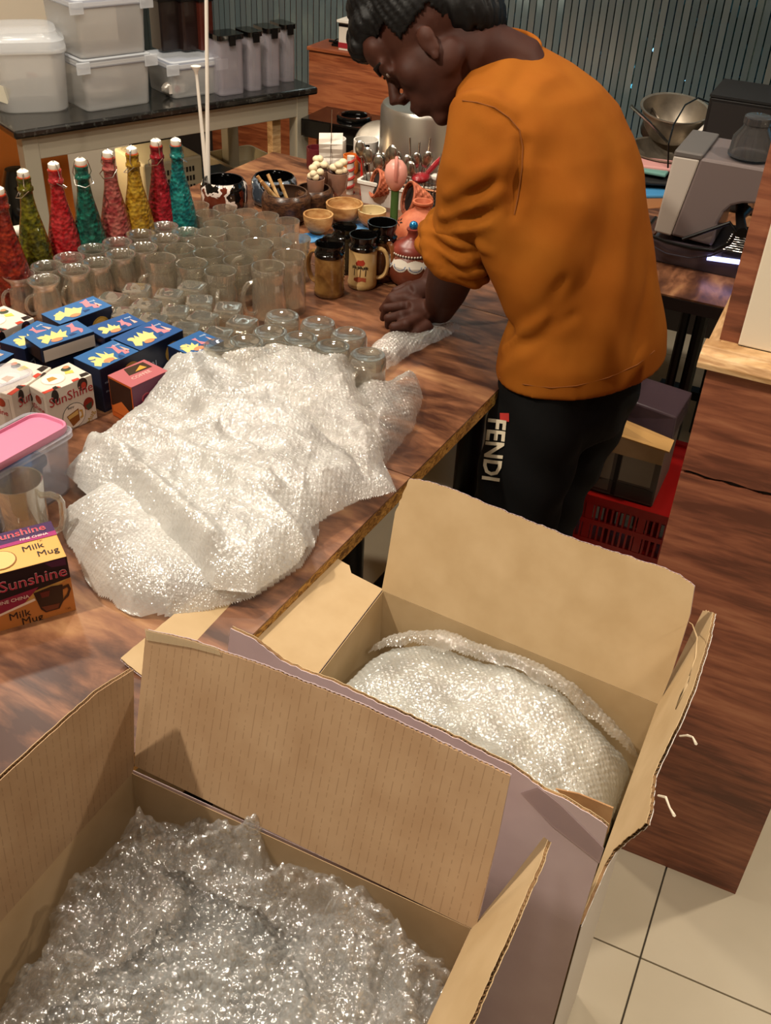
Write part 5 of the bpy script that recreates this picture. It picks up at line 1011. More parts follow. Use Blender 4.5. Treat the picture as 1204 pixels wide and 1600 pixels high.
obj('housing', MB().box(-.08, .07, -.09, .1, 0, .2), mat('printer_body', '#2a2422', .35), q, local=True, bev=.01); obj('tray', MB().box(-.07, .06, -.11, -.09, .1, .14), mat('printer_tray', '#8d877a', .4), q, local=True, bev=.003); obj('screen', MB().box(.02, .055, -.093, -.09, .03, .06), mat('screen_glow', '#6fb7d8', .3, emit=('#6fc0ea', 1.5)), q, local=True)
for k, (z_, l) in enumerate(((.4, 'cream tray lowest in the stack behind the table leg'), (.47, 'cream tray in the middle of the stack behind the table leg'), (.54, 'cream tray topmost in the stack behind the table leg'))):
    obj('serving_tray', tubm(.09, .1, .05, .02), mat('tray_cream', '#c7b998', .35), None, l, 'tray', 'cream trays', M=bw @ Matrix.Translation((A-.02-.01*k, .14, z_+.003)), smooth='auto')
obj('black_vase', MB().lathe([(0, 0), (.04, 0), (.045, .02), (.045, .3), (.03, .34), (.0, .34)], 26), m_blackgl, None, 'black cylindrical vase on the lower shelf behind the bottles', 'vase', M=bw @ Matrix.Translation((-.42, -.05, .4005)), smooth='auto')
obj('paper_roll', MB().tube([(-.06, 0, 0), (.07, 0, 0)], .014, 14), m_wht2, None, 'white paper roll lying behind the green and red bottles', 'roll', M=bw @ Matrix.Translation((-.5, -B+.075, .616)), smooth=True)
# ------------------------------------------------------------------ bar table with the coffee machine
bz = .75
b0 = at_z(1031, 458, bz); bu, bv = b0@RU, b0@RV
t = thing('bar_table', 'brown table under the coffee machine', 'table', tuple(room(bu+.45, bv+.45, 0)), RA)
obj('table_top', MB().box(-.6, .6, -.45, .45, bz-.004, bz), m_table, t, local=True); obj('edge_board', MB().box(-.6, .6, -.45, .45, bz-.035, bz-.004), mat('dark_edge', '#1c1110', .4), t, local=True, bev=.002)
lm_ = obj('leg', MB().tube([(-.36, -.3, 0), (-.36, -.3, bz-.035)], .016, 10), m_black, t, local=True); obj('leg', MB().tube([(-.4, -.3, 0), (-.4, -.3, bz-.035)], .012, 10), m_black, t, local=True)
obj('leg', MB().tube([(.4, -.3, 0), (.4, -.3, bz-.035)], .016, 10), m_black, t, local=True); obj('foot_rail', MB().box(-.5, .5, -.32, -.28, .12, .15), m_black, t, local=True); obj('foot_rail', MB().box(-.5, .5, .28, .32, .12, .15), m_black, t, local=True)
for s in (-.36, .4): obj('leg', MB().tube([(s, .3, 0), (s, .3, bz-.035)], .016, 10), m_black, t, local=True)
# coffee machine: side silhouette drawn in its own side plane
mo = at_z(1018, 408, bz); mp_ = mo; mn = RV; dep = .2
def side(px): return [at_pl(x, y, mo, mn) for x, y in px]
q = thing('coffee_machine', 'grey and cream espresso machine on the brown table', 'coffee machine', tuple(mo+RU*.12+RV*dep/2))
m_mach = mat('machine_taupe', '#6e6260', .35, coat=.2); m_tank = mat('water_tank', '#b5aca2', .25, coat=.3)
obj('housing', MB().prism(side([(1094, 247), (1204, 266), (1250, 274), (1250, 324), (1160, 318), (1142, 322), (1130, 332), (1120, 350), (1112, 385), (1047, 368)]), RV*dep), m_mach, q, bev=.006)
obj('water_tank', MB().prism(side([(1052, 243), (1093, 250), (1047, 369), (1021, 362)]), RV*dep), m_tank, q, bev=.004)
obj('tank_lid', MB().prism(side([(1054, 234), (1099, 242), (1095, 252), (1051, 245)]), RV*dep), mat('tank_lid', '#5f5a57', .4), q, bev=.004)
obj('base', MB().prism(side([(1018, 372), (1130, 392), (1165, 404), (1164, 442), (1018, 408)]), RV*dep), mat('machine_base', '#453c42', .3, coat=.3), q, bev=.006)
tp0, tp1 = side([(1105, 402), (1164, 410)]); obj('light_strip', MB().tube([tp0-RV*.004, tp1-RV*.004], .006, 8), mat('strip_light', '#c9cfff', .3, emit=('#aab4ff', 3)), q)
g0, g1 = side([(1128, 392), (1172, 400)])
dr = obj('drip_tray', MB().hexa([g0-RZ*.02, g1-RZ*.02, g1-RZ*.02+RV*dep, g0-RZ*.02+RV*dep, g0, g1, g1+RV*dep, g0+RV*dep]), mat('drip_black', '#141214', .3), q)
for k in range(12):
    c_ = g0+RV*(.01+.016*k)+RZ*.001; obj('grille_bar', MB().tube([c_, c_+(g1-g0)], .0022, 6), m_steel, q)
a_, b_ = side([(1158, 320), (1158, 340)]); obj('brew_head', MB().lathe([(0, -.03), (.024, -.03), (.027, 0), (0, 0)], 20, T=Matrix.Translation(Vector(a_+RV*dep/2))), m_steel, q, smooth='auto')
obj('portafilter', MB().tube([a_+RV*dep/2-RZ*.035, a_+RV*(dep/2-.06)-RZ*.04, a_+RV*(dep/2-.14)+RU*.02-RZ*.05], [.022, .011, .013], 10), m_black, q, smooth=True)
st0, st1 = side([(1180, 322), (1174, 366)]); obj('steam_wand', MB().tube([st0+RV*.02, st1+RV*.02], .005, 8), m_steel, q, smooth=True)
# upturned blender jar on the machine
p = side([(1163, 256)])[0]+RV*.06
obj('blender_jar', MB().lathe([(.046, 0), (.050, 0), (.050, .006), (.048, .01), (.046, .04), (.03, .062), (.029, .068), (.031, .07), (.031, .085), (.026, .088), (0, .088), (0, .084), (.027, .083), (.0265, .066), (.043, .038), (.045, .004)], 32, caps=False), mat('smoky_glass', '#8f8c8c', .05, trans=.85, alpha=.95), None, 'upturned clear jar standing on the coffee machine', 'jar', M=Matrix.Translation(Vector(p+RZ*.004)), smooth='auto')
# steel bowls behind
def pan(label, px, py, z, r, h, mt_, tilt=(0, 0), name='steel_bowl', z0=None):
    p = at_z(px, py, z); t = thing(name, label, 'bowl', (p[0], p[1], z-h if z0 is None else z0), 0); t.rotation_euler = (tilt[0], tilt[1], 0)
    obj('shell', MB().lathe([(0, 0), (r*.35, 0), (r*.6, h*.12), (r*.82, h*.42), (r*.95, h*.8), (r, h), (r+.006, h+.002), (r+.006, h+.006), (r-.002, h+.004), (r*.93, h*.8), (r*.8, h*.44), (r*.55, h*.14), (0, h*.05)], 44), mt_, t, local=True, smooth='auto'); return t
m_dull = mat('dull_aluminium', '#a59a8a', .42, .8, n=(18, '#81776a', .4, .7))
b1 = pan('wide aluminium bowl on top of the pans, by the big window', 1053, 168, bz+.17, .098, .095, m_dull, (radians(10), 0))
pan('steel pan underneath the wide aluminium bowl', 1045, 236, bz+.075, .12, .07, m_dull)
pan('dark pan tilted against the wide bowl\'s left side', 1012, 186, bz+.12, .06, .06, mat('dark_steel', '#4f463c', .35, .8), (0, radians(50)))
h0, h1_ = at_z(985, 165, bz+.2), at_z(1042, 222, bz+.1)
obj('pan_rod', MB().tube([h0, (h0+h1_)/2+RZ*.004, h1_], .005, 8), m_steel, None, 'long steel pan handle crossing the wide bowl\'s left side', 'rod', smooth=True)
h0, h1_ = at_z(1102, 196, bz+.15), at_z(1072, 222, bz+.11); obj('spatula', MB().tube([h0, h1_], [.008, .004], 8, flat=.3), m_wht2, None, 'pale spatula sticking out right of the wide bowl', 'spatula', smooth=True)
# thin packets piled left of the machine
for i, (x, y, c, dz, l) in enumerate(((1016, 268, '#5f8a82', .055, 'teal folded cloth on the pile left of the coffee machine'), (1030, 262, '#c08a86', .062, 'pink folded cloth topmost on the pile left of the machine'), (1022, 284, '#1a1716', .035, 'black pouch in the pile left of the coffee machine'), (1014, 304, '#3d7fae', .012, 'blue packet at the bottom of the pile left of the machine'), (1024, 322, '#8a5a34', .002, 'brown envelope under the pile left of the machine'))):
    p = at_z(x, y, bz+dz); obj('folded_item', MB().box(-.06, .05, -.035, .05, 0, .011), mat('fold_'+c[1:], c, .6), None, l, 'packet', bev=.004, M=rot_at((p[0], p[1], bz+dz), RA+.2*i))
# cables
pts = [(1108, 160, .2), (1090, 153, .22), (1070, 164, .22), (1052, 195, .2), (1044, 225, .17), (1043, 262, .10)]
cp = [at_z(x, y, bz+z) for x, y, z in pts]
obj('power_cable', MB().tube(cp, .0024, 8), m_black, None, 'thin black cable arching across the wide aluminium bowl', 'cable', smooth=True)
cp = [at_pl(x, y, mo-RV*o_, mn) for x, y, o_ in ((1024, 340, -.05), (1014, 352, .0), (1016, 368, .012), (1040, 378, .016), (1080, 388, .018), (1115, 392, .016), (1140, 380, .02), (1150, 362, .02), (1140, 348, .01), (1100, 362, .012), (1066, 374, .012))]
obj('power_cable', MB().tube(cp, .0045, 8), m_black, None, 'thick black cable looped round the coffee machine\'s base', 'cable', smooth=True)
cp = [at_pl(x, y, mo-RV*o_, mn) for x, y, o_ in ((1018, 384, .012), (1040, 396, .014), (1075, 403, .014), (1110, 400, .014), (1135, 390, .014))]
obj('power_cable', MB().tube(cp, .002, 8), mat('grey_cable', '#3a3640', .4), None, 'thin grey cable sagging in front of the coffee machine\'s base', 'cable', smooth=True)
# dark speaker cabinet by the window
p = at_z(1168, 232, bz+.0); qv = room(at_pl(1168, 190, room(0, bv+.75), RV)@RU, bv+.75)
q = thing('speaker_cabinet', 'black speaker cabinet behind the coffee machine, against the window', 'speaker', (qv[0], qv[1], bz), RA)
zz = at_pl(1168, 152, room(0, bv+.7), RV)[2]-bz
obj('cabinet', MB().box(-.1, .2, -.1, .1, 0, zz), mat('speaker_black', '#100d0d', .5), q, local=True, bev=.006); obj('grille', MB().box(-.09, .19, -.104, -.1, .01, zz-.012), mat('grille_cloth', '#17110f', .8), q, local=True); obj('top_strip', MB().box(-.1, .2, -.105, .1, zz, zz+.006), mat('matte_black', '#0c0b0b', .85), q, local=True)
obj('shelf_stand', MB().box(-.7, .7, -.2, .2, 0, bz-.001), mat('stand_dark', '#120e0c', .6), None, 'dark low shelf along the window carrying the speaker', 'shelf', M=Matrix.Translation(Vector(room((room(0, 0)@RU)+at_pl(1130, 190, room(0, bv+.75), RV)@RU, bv+1.12, 0))) @ ROOMM) if False else None
# ------------------------------------------------------------------ crate and carton on the floor
cz = .32; ca = at_z(1046, 806, cz); cu, cv = ca@RU, ca@RV
m_cr = mat('red_crate', '#a11714', .3, coat=.2); q = thing('plastic_crate', 'red slotted plastic crate on the floor beside the pillar', 'crate', tuple(room(cu-.2, cv+.17, 0)), RA)
cw, cdp = .24, .17
obj('rim', MB().loft([[(a, b_, z_) for a, b_ in rrect(w_, d_, .02)] for w_, d_, z_ in ((cw, cdp, cz-.02), (cw+.008, cdp+.008, cz-.02), (cw+.008, cdp+.008, cz), (cw-.01, cdp-.01, cz), (cw-.01, cdp-.01, cz-.02))]), m_cr, q, local=True)
obj('crate_floor', MB().box(-cw, cw, -cdp, cdp, .001, .008), m_cr, q, local=True)
obj('crate_lid', MB().box(-cw+.012, cw-.012, -cdp+.012, cdp-.012, cz-.012, cz-.006), m_cr, q, local=True)
fm = MB(); rows = 5; rh = (cz-.03)/rows
def crate_face(m, T, W_):
    n_ = int(W_*2/.014)
    for r_ in range(rows+1): z_ = .008+rh*r_; m.box(-W_, W_, 0, .006, z_-.007, z_+.007, T)
    for k in range(n_+1):
        x_ = -W_+2*W_*k/n_; w_ = .009 if k % 9 == 0 else .0025; m.box(x_-w_, x_+w_, .001, .005, .008, cz-.02, T)
for nm, T, W_ in (('slotted_side', Matrix.Translation((0, -cdp, 0)), cw), ('slotted_side', Matrix.Translation((0, cdp-.006, 0)), cw), ('slotted_side', Matrix.Translation((cw, 0, 0)) @ Matrix.Rotation(pi/2, 4, 'Z'), cdp), ('slotted_side', Matrix.Translation((-cw+.006, 0, 0)) @ Matrix.Rotation(pi/2, 4, 'Z'), cdp)):
    m = MB(); crate_face(m, T, W_); obj(nm, m, m_cr, q, local=True)
# carton standing on the crate
k0 = at_z(1018, 792, cz+.0005); ku, kv = k0@RU, k0@RV
hh = at_pl(1036, 700, k0, RV)[2]-cz
q = thing('opened_carton', 'small grey printed carton with a torn yellow flap on the red crate', 'box', tuple(room(ku-.09, kv+.09, cz+.0005)), RA)
m_gc = mat('grey_card', '#5a534b', .5); m_gl2 = mat('pale_card', '#8d8578', .5)
obj('carton_body', MB().box(-.09, .09, -.09, .09, 0, hh*.98), m_gc, q, local=True, bev=.001)
for a, b_, c, d, col in ((-.085, -.02, .07, .95, '#857d70'), (.0, .075, .3, .95, '#8f8779'), (-.085, .085, .04, .26, '#3c3733'), (-.012, -.002, .02, .98, '#171412')): obj('print', MB().box(a, b_, -.0912, -.09, hh*c, hh*d), C_(col, .5), q, local=True)
obj('lettering', text_mesh('CORNER', .018, Matrix.Translation((.035, -.0918, hh*.84)) @ Matrix.Rotation(pi/2, 4, 'X'), .0002), C_('#2a2522'), q, local=True)
obj('yellow_flap', MB().hexa([(-.1, -.085, hh), (.1, -.1, hh-.004), (.1, -.06, hh+.006), (-.1, -.045, hh+.03), (-.1, -.086, hh+.003), (.1, -.101, hh), (.1, -.06, hh+.009), (-.1, -.045, hh+.033)]), mat('yellow_card', '#c99a58', .6), q, local=True)
obj('brown_flap', MB().box(-.09, .09, -.0925, -.091, hh*.72, hh*1.0), m_kr, q, local=True)
obj('film_wrap', MB().hexa([(-.09, -.04, hh), (.095, -.05, hh), (.1, .09, hh), (-.09, .09, hh), (-.09, -.03, hh+.07), (.09, -.03, hh+.05), (.1, .09, hh+.06), (-.09, .09, hh+.075)]), mat('mauve_film', '#4c3c42', .2, alpha=.85, coat=.4), q, local=True, bev=.004)
# ------------------------------------------------------------------ the man
def evaluated(m, voxel, smooth_it=4, sm_f=.5):
    me = bpy.data.meshes.new('t'); me.from_pydata(m.v, [], m.f); b = bmesh.new(); b.from_mesh(me); bmesh.ops.recalc_face_normals(b, faces=b.faces); b.to_mesh(me); b.free()
    o = bpy.data.objects.new('t', me); COL.objects.link(o)
    r = o.modifiers.new('r', 'REMESH'); r.mode = 'VOXEL'; r.voxel_size = voxel
    if smooth_it: s = o.modifiers.new('s', 'SMOOTH'); s.iterations = smooth_it; s.factor = sm_f
    bpy.context.view_layer.update(); em = bpy.data.meshes.new_from_object(o.evaluated_get(bpy.context.evaluated_depsgraph_get()))
    n = len(em.vertices); V = np.empty(n*3, np.float32); em.vertices.foreach_get('co', V); N_ = np.empty(n*3, np.float32); em.vertex_normals.foreach_get('vector', N_)
    F = np.empty(len(em.loops), np.int32); em.loops.foreach_get('vertex_index', F)
    tot = np.empty(len(em.polygons), np.int32); em.polygons.foreach_get('loop_total', tot); ok = (tot == 4).all()
    F = F.reshape(-1, 4) if ok else None
    if F is None: raise RuntimeError('non quad remesh')
    bpy.data.objects.remove(o); bpy.data.meshes.remove(me); bpy.data.meshes.remove(em)
    return V.reshape(-1, 3).astype(float), N_.reshape(-1, 3).astype(float), F
def bvh_of(V, F): return BVHTree.FromPolygons([tuple(v) for v in V], [tuple(int(i) for i in f) for f in F])
def on_mesh(bv, px, py, off=0):
    d = Vector(ray(px, py)); h = bv.ray_cast(Vector(CAMP), d)
    if h[0] is None: return None
    return np.array(h[0])-np.array(d)*off
FH = unit([-.7, .72, 0]); SH = np.array([-FH[1], FH[0], 0])*-1      # facing, and his right-hand side (away from the camera)
mc = thing('person', 'man in mustard sweatshirt and black track pants bending over the table, wrapping glassware', 'person', (.31, 1.79, 0), 0)
rows = [((773, 590), (1036, 536), 1.80), ((780, 553), (1036, 498), 1.80), ((796, 510), (1029, 455), 1.805), ((775, 470), (1023, 402), 1.815), ((748, 420), (1016, 352), 1.825), ((730, 360), (1009, 300), 1.84), ((720, 300), (1001, 245), 1.855),
        ((713, 245), (987, 196), 1.87), ((706, 200), (966, 150), 1.885), ((716, 165), (932, 110), 1.895), ((740, 130), (893, 80), 1.905), ((760, 100), (853, 60), 1.91), ((770, 84), (836, 55), 1.912)]
rings = []; info = []
for i, (l, r_, yc) in enumerate(rows):
    o_ = .09 if i < 9 else [.075, .055, .035, .03][i-9]; pl = at_y(*l, yc-o_); pr = at_y(*r_, yc+o_); c = (pl+pr)/2; e = (pr[0]-pl[0])/2
    info.append((c, e))
def torso_rings(s=1., z_drop=0):
    R_ = []
    for i, (c, e) in enumerate(info):
        a = e*s/.83; b = a*(.60 if i < 9 else .68); R_.append([c+SH*a*cos(t)+FH*b*sin(t)*(1.05 if sin(t) < 0 else 1) for t in np.linspace(0, 2*pi, 41)[:-1]])
    return R_
m = MB(); m.loft(torso_rings()[::1])
S0, S1, S2, S3 = at_y(762, 196, 1.80), at_y(752, 262, 1.775), at_y(738, 325, 1.785), at_y(712, 392, 1.80)
m.tube([at_y(800, 180, 1.86), S0, S1, S2, S3], [.07, .074, .073, .068, .056], 28)
far = info[7][0]+SH*.08+FH*.07; fe = far+FH*.16-RZ*.24; m.tube([info[8][0]+SH*.06, far, (far+fe)/2, fe], [.07, .075, .07, .058], 24)
V, N_, F = evaluated(m, .0065, 5, .5)
bv = bvh_of(V, F)
folds = [((700, 305), (765, 262), .014, .006), ((690, 340), (790, 300), .012, .008), ((684, 362), (765, 352), .010, .007), ((705, 372), (765, 395), .010, .006), ((815, 225), (800, 335), .014, -.012), ((700, 322), (775, 283), .010, -.007), ((690, 352), (775, 328), .009, -.006),
         ((840, 200), (740, 300), .03, .006), ((850, 260), (800, 420), .035, -.008), ((905, 330), (800, 500), .03, .007), ((930, 420), (830, 520), .025, -.006), ((796, 512), (880, 440), .014, -.010), ((790, 545), (850, 495), .014, .009), ((800, 525), (900, 495), .012, -.006), ((785, 580), (840, 540), .015, .005),
         ((985, 300), (940, 560), .03, .005), ((960, 250), (890, 560), .03, -.005), ((1015, 420), (985, 570), .02, -.005), ((870, 120), (800, 160), .02, .004), ((820, 100), (790, 170), .02, -.004), ((740, 180), (800, 220), .02, .004)]
D = np.zeros(len(V))
for p, q, w, a in folds:
    A_, B_ = on_mesh(bv, *p), on_mesh(bv, *q)
    if A_ is None or B_ is None: continue
    d = B_-A_; t = np.clip(((V-A_)@d)/(d@d), 0, 1); ds = np.linalg.norm(V-A_-t[:, None]*d, axis=1)+.004*np.sin(t*7); D += 1.7*a*np.exp(-(ds/w)**2)*(.4+.6*np.sin(pi*np.clip(t*.9+.05, 0, 1)))
cs_ = V[:, 0]*3+V[:, 2]*5; D += .0016*np.sin(V[:, 2]*55+V[:, 0]*24+2*np.sin(V[:, 1]*19))*np.clip((V[:, 2]-.7)*3, 0, 1)
V = V+N_*D[:, None]
m_shirt = mat('mustard_jersey', '#894b10', .9, n=(9, '#935617', .35, .7), bump=(500, .25, .0006), spec=.15)
shirt = obj('sweatshirt', (V, F), m_shirt, mc, smooth=True); shirt.data.shade_smooth()
bv = bvh_of(V, F)
def strip(nm, px, r, mt_, off=.0016, lab=None, par=None, n=6):
    P = [on_mesh(bv, *p) for p in px]; P = [p-np.array(ray(*px[0]))*off for p in P if p is not None]
    Q = []
    for a, b in zip(P, P[1:]): Q += [a+(b-a)*k/4 for k in range(4)]
    return obj(nm, MB().tube(Q+[P[-1]], r, n), mt_, par or shirt, smooth=True)
m_seam = mat('seam', '#7c4512', .9)
strip('seam', [(722, 157), (745, 160), (772, 168), (795, 184), (811, 203), (816, 230), (815, 262), (810, 300), (803, 335)], .0011, m_seam)
strip('hem_seam', [(780, 590), (820, 601), (860, 606), (900, 603), (950, 590), (995, 570), (1022, 548)], .0011, m_seam)
# rolled cuff at the near elbow
ax = unit(S3-S2)
m = MB()
for k, (dz, rr, th2) in enumerate(((-.046, .062, .010), (-.028, .066, .013), (-.008, .067, .014), (.014, .064, .013))):
    c = S3+ax*dz; x = unit(np.cross(ax, [0, 0, 1])); y = np.cross(ax, x)
    pts = [c+x*(rr+.0035*sin(3*t+k*1.7))*cos(t)+y*(rr+.003*cos(2*t+k))*sin(t)+ax*.007*sin(2*t+k*1.3) for t in np.linspace(0, 2*pi, 37)]
    m.tube(pts, [th2*(.9+.25*sin(5*t+k*2)) for t in np.linspace(0, 2*pi, 37)], 10)
m.lathe([(.03, -.02), (.061, -.04), (.066, -.01), (.062, .018), (.03, .018)], 30, T=frame(S3, unit(np.cross(ax, [0, 0, 1])), z=ax))
Vc, Nc, Fc = evaluated(m, .0035, 4); Vc = Vc+Nc*(.0018*np.sin(Vc[:, 2]*190+Vc[:, 0]*90+3*np.sin(Vc[:, 1]*50)))[:, None]
obj('rolled_cuff', (Vc, Fc), m_shirt, shirt, smooth=True).data.shade_smooth()
# collar
cc_, ce = info[-1][0], info[-1][1]
pts = [cc_+RZ*(.004+.01*sin(t))+SH*(ce/.83+.004)*cos(t)+FH*(ce/.83*.70+.004)*sin(t) for t in np.linspace(0, 2*pi, 33)]
obj('collar', MB().tube(pts, .0065, 10), m_shirt, shirt, smooth=True)
# ---- body: head, neck, trunk, arms with hands, legs, one skin
HS = 1.07; HC = at_y(676, 60, 1.93)
hf = unit(-.66*CR-.62*CU+.36*CF); hu = unit(-.70*CR+.72*CU+.05*CF); hu = unit(hu-hf*(hu@hf)); hx = np.cross(hf, hu)
HT = Matrix.Translation(Vector(HC)) @ Matrix(((hx[0], hf[0], hu[0], 0), (hx[1], hf[1], hu[1], 0), (hx[2], hf[2], hu[2], 0), (0, 0, 0, 1))) @ Matrix.Scale(HS, 4)
b = MB()
E = lambda c, r: b.ell(c, r, 22, T=HT)
E((0, -.018, .035), (.074, .095, .085)); E((0, .028, -.03), (.060, .062, .075)); E((0, .045, -.07), (.043, .04, .04)); E((0, .072, -.098), (.019, .017, .016))
E((0, .082, .022), (.05, .016, .013)); E((0, .073, .05), (.052, .028, .035))
b.tube([tuple(HT @ Vector(p)) for p in ((0, .088, .016), (0, .1, -.006), (0, .113, -.026))], [.008*HS, .0095*HS, .0125*HS], 12); E((.011, .1, -.03), (.008, .01, .007)); E((-.011, .1, -.03), (.008, .01, .007))
E((0, .094, -.054), (.023, .011, .006)); E((0, .091, -.066), (.021, .012, .0075)); E((0, .078, -.057), (.033, .018, .028))
for s in (-1, 1):
    E((s*.034, .058, -.022), (.026, .024, .03)); E((s*.029, .081, .006), (.015, .009, .010)); E((s*.072, .006, -.022), (.007, .015, .025)); E((s*.076, .0, -.013), (.006, .013, .016)); E((s*.073, .012, -.044), (.005, .007, .009)); E((s*.045, .005, -.05), (.018, .035, .03))
nb = info[-2][0]-RZ*.02; b.tube([tuple(HT @ Vector((0, -.03, -.02))), tuple(HT @ Vector((0, -.045, -.075))), nb, info[9][0]-RZ*.02], [.05, .05, .052, .06], 24)
b.loft(torso_rings(.82)[3:-1])
El, Wr = at_y(712, 408, 1.81), at_z(686, 486, TZ+.045)
b.tube([at_y(800, 190, 1.86), S0, S1, El, (El*.45+Wr*.55), Wr], [.05, .052, .050, .0475, .042, .029], 20)
def hand(W0, K, P_, T_, thumb, rk=.0095):
    kc = sum(K)/4; b.tube([W0, W0*.6+kc*.4, kc*.9+W0*.1], [.027, .031, .027], 16, flat=.8)
    for k_, p_, t_ in zip(K, P_, T_): b.tube([W0*.45+k_*.55, k_, p_, t_], [.0115, .0118, .0098, .0078], 12); b.ell(k_, (.0125,)*3, 12); b.ell(p_, (.0103,)*3, 12); b.ell(t_, (.0084,)*3, 12)
    b.tube(thumb, [.014, .0135, .0108, .0088], 12); b.ell(thumb[-1], (.009,)*3, 12)
hand(Wr, [at_z(636, 466, TZ+.055), at_z(628, 479, TZ+.056), at_z(628, 493, TZ+.052), at_z(634, 507, TZ+.045)], [at_z(610, 466, TZ+.047), at_z(603, 481, TZ+.047), at_z(606, 497, TZ+.042), at_z(614, 511, TZ+.036)],
     [at_z(597, 483, TZ+.02), at_z(598, 497, TZ+.018), at_z(606, 509, TZ+.017), at_z(617, 521, TZ+.016)], [at_z(672, 508, TZ+.035), at_z(652, 518, TZ+.028), at_z(636, 522, TZ+.022), at_z(622, 521, TZ+.02)])
# far arm and hand, reaching in behind
W2 = at_z(672, 452, TZ+.06); b.tube([info[8][0]+SH*.06, far, fe, W2*.5+fe*.5, W2], [.05, .052, .047, .038, .028], 18)
hand(W2, [at_z(640, 447, TZ+.06), at_z(634, 455, TZ+.06), at_z(634, 463, TZ+.055), at_z(640, 471, TZ+.05)], [at_z(618, 455, TZ+.05), at_z(612, 463, TZ+.05), at_z(614, 470, TZ+.045), at_z(622, 476, TZ+.04)],
     [at_z(608, 470, TZ+.022), at_z(604, 476, TZ+.022), at_z(608, 482, TZ+.02), at_z(616, 486, TZ+.02)], [at_z(664, 470, TZ+.035), at_z(650, 476, TZ+.03), at_z(638, 482, TZ+.024), at_z(628, 484, TZ+.02)])
pc_ = info[0][0]; La = pc_-SH*.085-np.array([.012, .015, 0]); Ra = pc_+SH*.085
lk, rk_ = np.array([.256, 1.665, .46]), np.array([.345, 1.83, .44]); lf, rf = np.array([.25, 1.68, .09]), np.array([.33, 1.86, .09])
for a, k_, f_ in ((La, lk, lf), (Ra, rk_, rf)):
    b.tube([a+RZ*.03+(info[2][0]-a)*.4, a*.75+k_*.25, k_+RZ*.03, k_-RZ*.08, f_+RZ*.02, f_-RZ*.03], [.055, .074, .058, .054, .036, .036], 18); b.tube([f_-RZ*.06-FH*.03, f_-RZ*.062+FH*.06, f_-RZ*.07+FH*.13], [.034, .034, .018], 12)
Vb, Nb, Fb = evaluated(b, .0036, 5, .5)
hl = np.array(Vb)-np.array(HT.translation); hl = np.stack([hl@hx, hl@hf, hl@hu], 1)/HS; zone = (np.abs(hl[:, 0]) < .066) & (np.linalg.norm(hl, axis=1) < .16)
wgt = np.where(zone, .5, 0)[:, None]*np.clip((.105-hl[:, 1:2])/.02+.25, .25, 1)
for _ in range(9):
    acc = np.zeros_like(Vb); cnt = np.zeros(len(Vb))
    for i_ in range(4): np.add.at(acc, Fb[:, i_], Vb[Fb[:, (i_+1) % 4]]); np.add.at(acc, Fb[:, i_], Vb[Fb[:, (i_+3) % 4]]); np.add.at(cnt, Fb[:, i_], 2)
    Vb = Vb+(acc/cnt[:, None]-Vb)*wgt
m_skin = mat('skin', '#391d15', .6, n=(14, '#45261b', .35, .7), bump=(160, .12, .001), spec=.25)
body = obj('body', (Vb, Fb), m_skin, mc, smooth=True); body.data.shade_smooth()
# nails
m_nail = mat('nail', '#9c6a55', .3)
for px, py, dz in ((595, 480, .028), (596, 494, .026), (604, 507, .024), (615, 519, .022)):
    pass
# hair cap
h = MB(); EH = lambda c, r: h.ell(c, r, 22, T=HT)
EH((0, -.022, .048), (.083, .103, .086)); EH((0, -.072, -.008), (.07, .052, .072)); EH((0, .05, .088), (.06, .05, .036)); EH((0, .088, .078), (.042, .026, .024)); EH((.02, .075, .095), (.045, .035, .03)); EH((0, .02, .11), (.06, .06, .045))
Vh, Nh, Fh = evaluated(h, .005, 3)
Hn = np.array([HT.inverted() @ Vector(v) for v in Vh]); an = np.arctan2(Hn[:, 0], Hn[:, 1]); Vh = Vh+Nh*(.0013*np.sin(an*38+Hn[:, 2]*30)+.0012*np.sin(an*71+3*np.sin(Hn[:, 2]*60)))[:, None]
keep = np.ones(len(Vh), bool); fc = Hn[Fh].mean(1); okf = ~((fc[:, 1] > .035) & (fc[:, 2] < .055)) & ~((np.abs(fc[:, 0]) > .05) & (fc[:, 2] < .018) & (fc[:, 1] > -.035)) & ((fc[:, 2] > -.055) | (fc[:, 1] < -.06))
m_hair = mat('black_hair', '#050404', .55, spec=.3)
hr = obj('hair', (Vh, Fh[okf]), m_hair, mc, smooth=True); hr.data.shade_smooth(); hr.modifiers.new('s', 'SOLIDIFY').thickness = .004
for s in (-1, 1):
    e = MB().ell((s*.029, .0865, .006), (.0085, .0045, .0045), 12, T=HT); obj('eye', e, mat('eye_white', '#8d8078', .2), mc, smooth=True)
    obj('eyebrow', MB().tube([tuple(HT @ Vector(p)) for p in ((s*.012, .099, .022), (s*.03, .096, .029), (s*.047, .083, .024))], [.003, .0042, .0018], 8), m_hair, mc, smooth=True)
